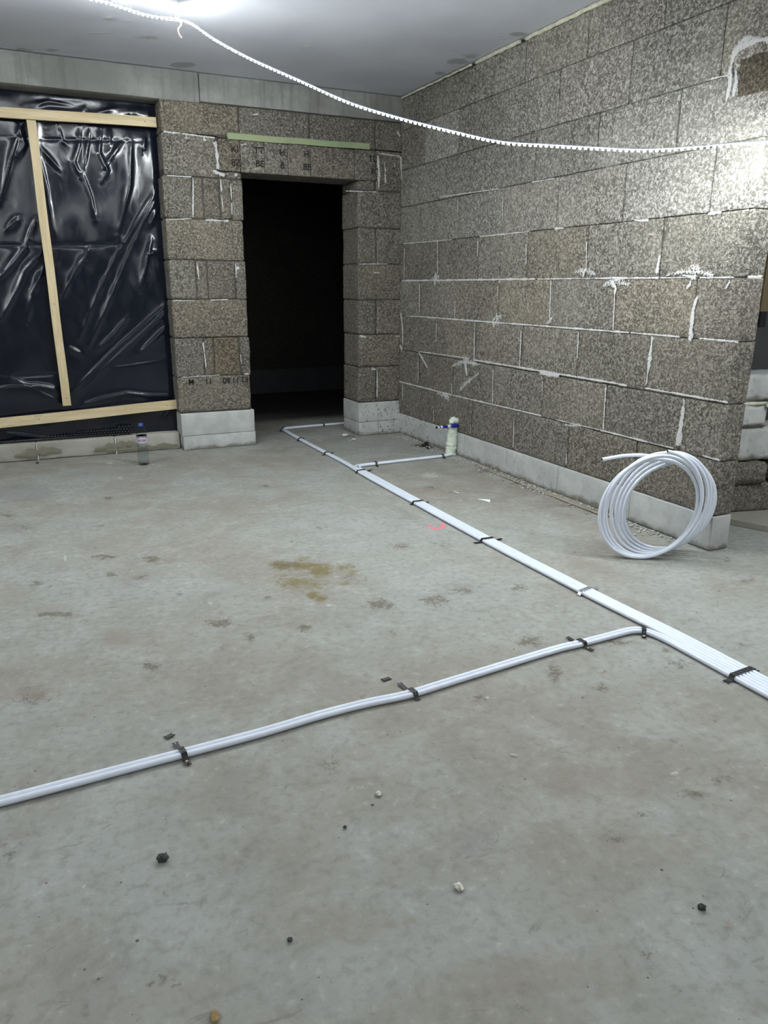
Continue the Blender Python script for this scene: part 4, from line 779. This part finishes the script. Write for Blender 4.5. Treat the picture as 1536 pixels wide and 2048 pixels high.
# ------------------------------------------------------------------ banding straps
def strap(e0, e1, nb, label, mat='strap', width=0.016, nails=True, group='banding straps over the floor pipes', bc=None):
    e0 = Vector((e0[0], e0[1], 0)); e1 = Vector((e1[0], e1[1], 0)); L = (e1 - e0).length; d = (e1 - e0) / L
    s_ = Vector((-d.y, d.x, 0)); mid = (e0 + e1) / 2
    hits = []                                               # where the pipes pass under this strap
    for Q in PIPES:
        for a_, b_ in zip(Q[:-1], Q[1:]):
            r_ = b_ - a_; den = d.x * r_.y - d.y * r_.x
            if abs(den) < 1e-9: continue
            w_ = a_ - e0; t_ = (w_.x * r_.y - w_.y * r_.x) / den; k_ = (w_.x * d.y - w_.y * d.x) / den
            if 0 <= k_ < 1 and -0.03 < t_ < L + 0.03: hits.append((t_, RP * r_.length / max(1e-6, abs(den))))
    hits = sorted(hits, key=lambda h_: abs(h_[0] - L / 2))[:nb]
    hw_ = max(h_[1] for h_ in hits)
    lo_, hi_ = min(h_[0] for h_ in hits) - hw_, max(h_[0] for h_ in hits) + hw_
    s0, s1 = min(0, lo_ - 0.016), max(L, hi_ + 0.016)
    e1 = e0 + d * s1; e0 = e0 + d * s0; L = s1 - s0; m = (lo_ + hi_) / 2 - s0; bw = (hi_ - lo_) / 2 + 0.0015
    n = max(24, int(L / 0.003)); P = []
    for i in range(n + 1):
        t = L * i / n; u = t - m; top = 2 * RP + 0.0032
        if abs(u) <= bw - RP: zz = top - 0.0010 * (0.5 - 0.5 * math.cos((u + bw) / RP * math.pi))
        elif abs(u) <= bw + 0.010:
            q = (abs(u) - (bw - RP)) / (RP + 0.010); zz = 0.0022 + (top - 0.0022) * (0.5 + 0.5 * math.cos(math.pi * q)) if q > 0.35 else 0.0022 + (top - 0.0022) * math.sqrt(max(0, 1 - (q * 0.9) ** 2)) 
        else: zz = 0.0022 + 0.002 * (abs(u) - bw - 0.01) / 0.03
        P.append(e0 + d * t + Vector((0, 0, zz)))
    root = empty('banding_strap', (mid.x, mid.y, 0), label, 'strap', group)
    mb = MB(); cols = [-1, -0.24, 0.24, 1]; V = []; hw = width / 2; th = 0.0009
    fr = frames(P)
    for i, p in enumerate(P):
        t, sd, w = fr[i]
        if w.z < 0: w = -w
        for q in cols: V.append(p + s_ * q * hw + Vector((0, 0, th)))
        for q in cols: V.append(p + s_ * q * hw - Vector((0, 0, th)))
    F = []
    for i in range(n):
        hole = (i % 5 == 2) and 1 < i < n - 2
        cut = i < 2 or i > n - 3
        for q in range(3):
            if q == 1 and (hole or cut): continue
            a_ = i * 8 + q; F.append((a_, a_ + 1, a_ + 9, a_ + 8)); b_ = a_ + 4; F.append((b_, b_ + 8, b_ + 9, b_ + 1))
        for a_, f_ in ((i * 8, 0), (i * 8 + 3, 1)):
            F.append((a_, a_ + 8, a_ + 12, a_ + 4) if f_ == 0 else (a_, a_ + 4, a_ + 12, a_ + 8))
    for i in (0, n): F.append(tuple(i * 8 + k for k in (0, 1, 5, 4))); F.append(tuple(i * 8 + k for k in (2, 3, 7, 6)))
    mb.add(V, F); o = adopt(mb.build('band', M[mat], None, False), root)
    if nails:
        for tt in (m - bw - 0.013, m + bw + 0.013):
            if 0.004 < tt < L - 0.004:
                mb = MB(); c = e0 + d * tt; tube(mb, [c + Vector((0, 0, 0.001)), c + Vector((0, 0, 0.0052))], 0.0042, 10)
                adopt(mb.build('nail_head', M['brass']), root)
    return root
SE = [[(2.006, 6.422), (2.101, 6.569)], [(2.004, 5.952), (2.101, 6.051)], [(2.002, 5.355), (2.112, 5.405)], [(2.489, 6.655), (2.467, 6.52)], [(2.01, 4.711), (2.146, 4.749)], [(1.992, 3.852), (2.119, 3.854)], [(1.967, 3.089), (2.132, 3.084)], [(2.012, 2.328), (2.136, 2.356)], [(1.976, 1.537), (2.143, 1.55)], [(2.277, 4.985), (2.23, 4.829)], [(2.841, 5.0), (2.806, 4.86)], [(2.052, 1.995), (1.969, 1.899)], [(1.711, 2.022), (1.727, 1.896)], [(0.993, 1.977), (1.003, 1.869)], [(0.265, 1.944), (0.28, 1.823)]]
SL = [('black banding strap at the pipe corner inside the doorway', 2), ('black banding strap over the two pipes, first one out of the doorway', 2), ('black banding strap over the two pipes just before the riser branch joins', 2),
      ('black banding strap on the pipes running behind the door pier', 2), ('black banding strap where the riser branch joins the main pipes', 4), ('black banding strap over four pipes, next to the pink spray mark', 4), ('black banding strap over four pipes with both tails splayed wide', 4),
      ('bright zinc banding strap over the four pipes', 4), ('broad black banding strap over all six pipes at the right edge', 6), ('black banding strap on the riser branch close to its bend', 2), ('black banding strap on the riser branch beside the foam riser', 2),
      ('black banding strap at the bend where the left branch meets the main pipes', 2), ('black twisted banding strap on the left branch, second from the main pipes', 2), ('black banding strap on the left branch beside a loose offcut, near its middle', 2), ('black banding strap on the left branch nearest the left edge', 2)]
for (e0, e1), (lab, nb) in zip(SE, SL):
    strap(e0, e1, nb, lab, 'zinc' if 'zinc' in lab else 'strap', 0.020 if 'broad' in lab else 0.016, nb == 2 and 'left branch' in lab)
# loose offcuts of banding
for (e0, e1), lab in zip([[(0.951, 2.021), (0.984, 2.025)], [(0.245, 1.98), (0.27, 1.994)]], ('loose black banding offcut on the floor beyond the middle of the left branch', 'loose black banding offcut on the floor beyond the leftmost strap')):
    mb = MB(); a_ = Vector((e0[0], e0[1], 0.0025)); b_ = Vector((e1[0], e1[1], 0.0025)); d = (b_ - a_).normalized(); s_ = Vector((-d.y, d.x, 0)) * 0.008
    Lh = (b_ - a_).length
    v = [a_ - s_, a_ + d * 0.004, a_ + s_, b_ + s_, b_ - d * 0.004, b_ - s_]
    n = 6; fcs = [tuple(range(6)), tuple(range(11, 5, -1))] + [(k, k + 6, (k + 1) % 6 + 6, (k + 1) % 6) for k in range(6)]
    mb.add([p + Vector((0, 0, 0.0012)) for p in v] + [p - Vector((0, 0, 0.0012)) for p in v], [fcs[0][::-1], fcs[1][::-1]] + fcs[2:])
    tagx(mb.build('banding_offcut', M['strap'], None, False), lab, 'strap offcut', 'loose banding offcuts')

# ------------------------------------------------------------------ coil of pipe
def coil():
    u = Vector((0.87, -0.49, 0)).normalized(); P = []
    turns = [(2.543, 2.5527, 0.2419, 0.2624), (2.5792, 2.5818, 0.2172, 0.2377), (2.5735, 2.5617, 0.2169, 0.2483), (2.624, 2.585, 0.2286, 0.2509), (2.657, 2.586, 0.2201, 0.2506), (2.6966, 2.5995, 0.2195, 0.239), (2.7333, 2.6146, 0.2178, 0.2273), (2.7701, 2.631, 0.2149, 0.2152)]      # per turn: foot x, foot y, half width, half height
    N = 72
    def ev(T):
        k = min(int(T), len(turns) - 2); t = T - k; A, B = turns[k], turns[min(k + 1, len(turns) - 1)]
        q = [A[i] * (1 - t) + B[i] * t for i in range(4)]; th = 2 * math.pi * T + math.pi / 2 + 0.12
        v = Vector((0.14, -0.01, 0.99)).normalized()
        c = Vector((q[0], q[1], RP)) + v * q[3]
        return c - u * (q[2] * math.cos(th)) * 1.0 + v * (q[3] * math.sin(th))
    T0, T1 = 0.0, 6.95
    n = int((T1 - T0) * N)
    P = [ev(T0 + (T1 - T0) * i / n) for i in range(n + 1)]
    for p in P:
        if p.z < RP + 0.001: p.z = RP + 0.001
    # loose tail springing off the top, towards the left
    e = P[-1]; d = (P[-1] - P[-4]).normalized()
    return P, e, d
CP_, ce, cd = coil()
tip = Vector((2.42, 2.716, 0.471))
tail = catmull([CP_[-1], CP_[-1].lerp(tip, 0.33) + Vector((0, 0, 0.030)), CP_[-1].lerp(tip, 0.66) + Vector((0, 0, 0.026)), tip], 8)
root = empty('pipe_coil', (2.62, 2.55, 0), 'upright coil of spare white pipe leaning by the end of the right wall', 'pipe coil')
mb = MB(); tube(mb, CP_ + tail[1:], 0.0088, 12, False)
adopt(mb.build('coiled_pipe', M['pipe']), root)
for p, d in ((CP_[0], (CP_[0] - CP_[1]).normalized()), (tip, (tip - tail[-2]).normalized())):
    mb = MB(); tube(mb, [p - d * 0.001, p + d * 0.0012], 0.0058, 12)  # black disc stands in for the shade inside the bore
    adopt(mb.build('bore_shade_disc', M['blackp']), root)['label'] = 'black disc painted for the shade in the pipe bore'
for k in range(20, len(CP_) - 20, 31):
    mb = MB()
    if True:
        j = 0
        p = CP_[k + j]; nrm = Vector((-0.5, -0.75, 0.43)).normalized()
        blob(mb, p + nrm * 0.0084, (0.0018, 0.0018, 0.0018), k, 0.2, 2, 4)
    adopt(mb.build('printed_mark', M['print']), root)['label'] = 'small grey printed mark'

# ------------------------------------------------------------------ foam covered riser with taped pipe stub
riser = empty('foam_riser', (2.925, 4.985, 0), 'knobbly pale green foam column covering a riser pipe by the right wall', 'foam column')
mb = MB(); n = 40; P = []; R_ = []
for i in range(n + 1):
    t = i / n; zz = -0.004 + 0.262 * t
    P.append((2.918 + 0.020 * t + 0.004 * nz((t, 1, 1), 7), 4.975, zz)); R_.append(0.042 * (1 - 0.22 * t) * (1 + 0.16 * nz((t, 0, 0), 16)) * (0.8 if i == 0 else 1))
tube(mb, P, R_, 20)
blob(mb, (2.940, 4.965, 0.268), (0.036, 0.036, 0.024), 2, 0.5, 2.2)
blob(mb, (2.915, 4.955, 0.262), (0.022, 0.022, 0.018), 5, 0.5, 2.2)
for v_i, p in enumerate(mb.v):
    q = Vector(p); k = 1 + 0.0; c = Vector((2.93, 4.97, q.z)); d = q - c
    mb.v[v_i] = tuple(c + d * (1 + 0.16 * nz(q, 28) + 0.10 * nz(q, 60)) + Vector((0, 0, 0.003 * nz(q, 40))))
adopt(mb.build('foam_body', M['foam']), riser)
mb = MB(); tube(mb, [(2.938, 4.97, 0.27), (2.942, 4.972, 0.302)], 0.006, 8); adopt(mb.build('bolt_end', M['steel']), riser)
stub = empty('pipe_stub', (2.93, 4.93, 0.225), 'short pipe stub wrapped in blue and white tape sticking out of the foam riser', 'pipe')
a0, a1 = Vector((2.952, 4.94, 0.232)), Vector((2.735, 4.88, 0.242))
segs = [(0.0, 0.34, 0.0145, 'blue', 'blue_tape'), (0.34, 0.50, 0.0115, 'white', 'white_sleeve'), (0.50, 0.72, 0.0125, 'blue', 'blue_tape'), (0.72, 0.80, 0.0105, 'white', 'white_sleeve'), (0.80, 0.86, 0.007, 'blue', 'blue_tape'), (0.86, 0.96, 0.008, 'white', 'white_sleeve'), (0.96, 1.0, 0.009, 'blackp', 'black_tip')]
for t0, t1, r_, m_, nm in segs:
    mb = MB(); tube(mb, [a0.lerp(a1, t0), a0.lerp(a1, t0 + (t1 - t0) * 0.1), a0.lerp(a1, t1 - (t1 - t0) * 0.1), a0.lerp(a1, t1)], [r_ * 0.9, r_, r_, r_ * 0.9], 14)
    adopt(mb.build(nm, M[m_]), stub)

# ------------------------------------------------------------------ water bottle
bot = empty('water_bottle', (0.715, 5.60, 0.0), 'clear plastic water bottle with a blue cap standing on the floor by the sill', 'bottle')
prof = [(0.0, 0.0005), (0.030, 0.0005), (0.0365, 0.006), (0.038, 0.02), (0.0375, 0.045), (0.0365, 0.05), (0.038, 0.056), (0.0378, 0.085), (0.0365, 0.09), (0.038, 0.096), (0.038, 0.118), (0.0362, 0.124), (0.0375, 0.131), (0.0372, 0.142), (0.0345, 0.150), (0.0370, 0.158), (0.0375, 0.20), (0.0372, 0.222), (0.0345, 0.240), (0.027, 0.258), (0.0185, 0.272), (0.0135, 0.280), (0.0135, 0.286)]
th = 0.0009
inner = [(max(0, r_ - th), z_ + (th if k < 2 else 0)) for k, (r_, z_) in enumerate(prof)]
SUB = []
for i in range(len(prof) - 1):
    SUB.append(prof[i])
mb = MB(); lathe(mb, prof + inner[::-1], 40); o = mb.build('bottle_body', M['pet'], bot)
mb = MB(); lathe(mb, [(0.0, 0.281), (0.0165, 0.281), (0.017, 0.283), (0.017, 0.298), (0.0155, 0.301), (0.0, 0.301)], 32); mb.build('bottle_cap', M['cap'], bot)
mb = MB(); lathe(mb, [(0.0381, 0.163), (0.0382, 0.2005)], 40); lab = mb.build('bottle_label', M['label_w'], bot); lab['label'] = 'pinkish white paper label'
mb = MB(); lathe(mb, [(0.0380, 0.2005), (0.0379, 0.214)], 40); mb.build('label_band', M['label_m'], bot)['label'] = 'mauve upper band of the label'
camdir = math.atan2(-5.6, -0.72)
def wrap(mb, v, fcs, z0, rad=0.0389):
    mb.add([(rad * math.cos(camdir + x / rad), rad * math.sin(camdir + x / rad), z0 + y) for x, y, _ in v], fcs)
mb = MB(); v, fcs = text_mesh('evian', 0.031); wrap(mb, v, fcs, 0.184); mb.build('label_lettering', M['label_p'], bot, False)
mb = MB(); pk = [(-0.03, 0), (-0.022, 0.007), (-0.017, 0.003), (-0.009, 0.012), (-0.003, 0.005), (0.003, 0.009), (0.009, 0.004), (0.017, 0.010), (0.024, 0.004), (0.03, 0)]
v = [(x, y, 0) for x, y in pk] + [(x, -0.002, 0) for x, y in pk]; wrap(mb, v, [(k, k + 10, k + 11, k + 1) for k in range(9)], 0.1985); mb.build('label_peaks', M['label_w'], bot, False)

# ------------------------------------------------------------------ lath and crumbs along the wall foot
mb = MB(); Lq = [(2.877, 3.182), (2.881, 3.534), (2.883, 3.684)]
tube(mb, [(Lq[0][0] + 0.02, Lq[0][1] - 0.02, 0.006), (Lq[1][0] + 0.01, Lq[1][1], 0.006), (Lq[2][0] + 0.015, Lq[2][1], 0.006)], 0.018, 4, True, 0.006, Vector((0, 0, 1)))
tagx(mb.build('wooden_lath', M['lath'], None, False), 'thin weathered lath lying along the wall foot behind the coil', 'lath', 'weathered laths along the foot of the right wall')
mb = MB(); Lq = [(2.881, 3.672), (2.884, 3.941), (2.887, 4.238), (2.916, 4.645)]
tube(mb, [(x + 0.006, y, 0.004) for x, y in Lq], 0.009, 4, True, 0.004, Vector((0, 0, 1)))
tagx(mb.build('wooden_lath', M['lath'], None, False), 'long narrow weathered lath along the wall foot beside the foam riser', 'lath', 'weathered laths along the foot of the right wall')

def bit(name, u, rad, mat, label, cat, seed=1, amp=0.5, n=12, sink=0.6):
    mb = MB(); blob(mb, (0, 0, rad[2] * sink), rad, seed, amp, 1.6, n)
    o = mb.build(name, M[mat], None, True); o.location = (u[0], u[1], 0); return tagx(o, label, cat)
BP = [(0.155, 1.495), (1.155, 0.874), (0.722, 1.139), (0.696, 1.498), (0.173, 1.062), (0.571, 1.42), (2.464, 6.013), (0.347, 1.163), (-0.062, 1.562), (1.157, 1.064), (1.108, 1.49), (2.382, 3.976), (2.337, 6.045), (2.466, 5.817), (0.014, 5.962), (1.459, 1.238), (-0.067, 1.29)]
bit('pebble', BP[0], (0.0125, 0.0105, 0.009), 'dark_stone', 'rough dark pebble on the floor at lower left', 'stone', 1)
bit('pebble', BP[1], (0.0075, 0.008, 0.007), 'dark_stone', 'dark pebble on the floor at lower right', 'stone', 3)
bit('pebble', BP[5], (0.0045, 0.0035, 0.003), 'dark_stone', 'tiny dark pebble on the floor below the middle', 'stone', 4)
bit('pebble', BP[7], (0.005, 0.0055, 0.003), 'dark_stone', 'tiny dark crumb near the bottom of the floor, left of centre', 'stone', 5)
bit('plaster_chip', BP[2], (0.010, 0.011, 0.005), 'pale_chip', 'largest cream plaster chip in the front of the floor', 'chip', 6)
bit('plaster_chip', BP[3], (0.007, 0.009, 0.004), 'pale_chip', 'small cream plaster chip in front of the left pipe branch', 'chip', 7)
bit('plaster_chip', BP[14], (0.010, 0.02, 0.006), 'dark_stone', 'black crumb on the floor below the sill at far left', 'stone', 9)
bit('dry_leaf', BP[4], (0.009, 0.012, 0.004), 'tan_leaf', 'small curled tan leaf at the bottom edge of the floor', 'leaf', 8, 0.3)
bit('plaster_chip', BP[6], (0.030, 0.016, 0.012), 'pale_chip', 'white crumb at the foot of the door pier', 'chip', 12)
bit('plaster_chip', [(2.466, 5.817)][0], (0.018, 0.012, 0.010), 'pale_chip', 'white crumb lying in front of the door pier', 'chip', 13)
mb = MB(); a_, b_ = [Vector((x, y, 0)) for x, y in [(2.428, 3.788), (2.464, 3.71)]]; s_ = Vector((0.02, 0.03, 0))
mb.add([a_ + Vector((0, 0, 0.004)), b_ + s_ * 0.4 + Vector((0, 0, 0.012)), b_ - s_ * 0.4 + Vector((0, 0, 0.003)), a_ + Vector((0, 0, 0.001)), b_ + s_ * 0.4 + Vector((0, 0, 0.002)), b_ - s_ * 0.4 + Vector((0, 0, 0.0))], [(0, 2, 1), (3, 4, 5), (0, 1, 4, 3), (1, 2, 5, 4), (2, 0, 3, 5)])
tagx(mb.build('plastic_shard', M['white'], None, False), 'white wedge shaped plastic shard between the pipes and the right wall', 'shard')
mb = MB(); a_, b_ = [Vector((x, y, 0.003)) for x, y in [(1.1, 1.499), (1.116, 1.483)]]; tube(mb, [a_, (a_ + b_) / 2 + Vector((0, 0.001, 0)), b_], 0.0016, 6)
tagx(mb.build('plastic_sliver', M['white']), 'tiny white plastic sliver on the floor right of centre', 'shard')
mb = MB(); a_, b_ = [Vector((x, y, 0.004)) for x, y in [(2.377, 4.004), (2.387, 3.947)]]; tube(mb, [a_, b_], 0.004, 5)
tagx(mb.build('plastic_sliver', M['white']), 'white plastic sliver between the pipes and the wall, smaller than the wedge', 'shard')
# black rag of torn banding near the riser
mb = MB(); c = Vector([(2.869, 5.298)][0] + (0.0,))
for k in range(9):
    r1 = random.Random(k); a_ = c + Vector((r1.uniform(-0.03, 0.05), r1.uniform(-0.06, 0.06), 0.006)); d = Vector((r1.uniform(-0.06, 0.08), r1.uniform(-0.05, 0.05), 0))
    tube(mb, [a_, a_ + d * 0.5 + Vector((0, 0, r1.uniform(0.008, 0.035))), a_ + d], 0.008, 4, True, 0.002)
tagx(mb.build('torn_scraps', M['strap'], None, False), 'black tangle of torn scraps on the floor near the foam riser', 'scraps')
# crumbs swept against the foot of the wall: nobody could count them
mb = MB(); r1 = random.Random(5)
for k in range(420):
    y = r1.uniform(2.7, 5.85); x = RX - abs(r1.gauss(0.03, 0.055)) - 0.012
    if abs(y - 4.95) < 0.09: continue
    q = r1.uniform(0.002, 0.0065); blob(mb, (x, y, q * 0.5), (q * 1.3, q * 1.3, q), k, 0.5, 2, 4)
o = mb.build('mortar_crumbs', simple('crumbs', (0.42, 0.41, 0.38), 0.95, 20, 0.3)); tagx(o, 'grey mortar crumbs scattered along the foot of the right wall', 'rubble', None, 'stuff')

# ------------------------------------------------------------------ behind the end of the right wall
mb = MB(); v0 = [(3.16, 3.45), (3.56, 2.44), (4.6, 2.86), (4.2, 3.87)]
mb.add([(x, y, 0) for x, y in v0] + [(x, y, 0.030) for x, y in v0], [(3, 2, 1, 0), (4, 5, 6, 7), (0, 1, 5, 4), (1, 2, 6, 5), (2, 3, 7, 6), (3, 0, 4, 7)])
tagx(mb.build('concrete_slab', M['sill'], None, False), 'low concrete slab on the floor under the block stack past the wall end', 'slab')
def loose(name, lo, hi, mat, label, rag, amp, rot, seed, r_=0.012, step=0.02, grp='blocks stacked behind the end of the right wall'):
    mb = MB(); c = Vector([(a_ + b_) / 2 for a_, b_ in zip(lo, hi)]); h = Vector([(b_ - a_) / 2 for a_, b_ in zip(lo, hi)])
    at = dict(tone=tone(0.95, 0.01)) if mat == 'block' else dict(speck=0.3)
    rblock(mb, (-h.x, -h.y, 0), (h.x, h.y, 2 * h.z), r_, step, amp, rag, seed, **at)
    o = mb.build(name, M[mat]); o.location = (c.x, c.y, lo[2]); o.rotation_euler = (0, 0, rot); return tagx(o, label, 'block', grp)
RB = -0.2
loose('aggregate_block', (3.30, 2.86, 0.031), (3.86, 3.10, 0.190), 'block', 'brown aggregate block at the bottom of the stack past the wall end', 0.01, 0.003, RB, 1)
loose('aggregate_block', (3.40, 2.83, 0.191), (3.735, 3.06, 0.318), 'block', 'rounded broken aggregate block, second from the bottom of the stack', 0.03, 0.008, RB, 2, 0.03)
loose('aggregate_block', (3.775, 2.76, 0.191), (4.10, 2.98, 0.318), 'block', 'aggregate block at the right edge of the photo beside the rounded one', 0.03, 0.006, RB, 3, 0.02)
loose('aerated_block', (3.38, 2.86, 0.320), (4.02, 3.12, 0.506), 'aac', 'long white aerated block lying on the aggregate blocks', 0.012, 0.002, RB, 4)
loose('aerated_block', (3.38, 2.88, 0.508), (3.72, 3.14, 0.640), 'aac', 'broken white aerated block with foam along its top edge', 0.03, 0.004, RB, 5, 0.015)
loose('aerated_block', (3.38, 2.92, 0.642), (4.1, 3.18, 0.790), 'aac', 'topmost stained white aerated block of the stack', 0.02, 0.003, RB, 6)
mb = MB(); blob(mb, (3.69, 2.845, 0.640), (0.035, 0.022, 0.02), 3, 0.6, 2); tube(mb, [(3.50, 2.90, 0.640), (3.58, 2.885, 0.642), (3.68, 2.86, 0.642)], [0.006, 0.009, 0.010], 8)
tagx(mb.build('foam_blob', M['cream']), 'cream foam blob squeezed out between the white blocks past the wall end', 'foam')
post = empty('timber_post', (3.69, 2.99, 1.045), 'dark brown upright timber edge with a black end piece, seen past the wall end', 'post')
mb = MB(); mb.box((3.674, 2.98, 1.125), (3.735, 3.03, CH)); adopt(mb.build('timber', M['brown_wood'], None, False), post)
mb = MB(); mb.box((3.667, 2.97, 1.043), (3.713, 3.035, 1.127)); adopt(mb.build('black_end_piece', M['blackp'], None, False), post)
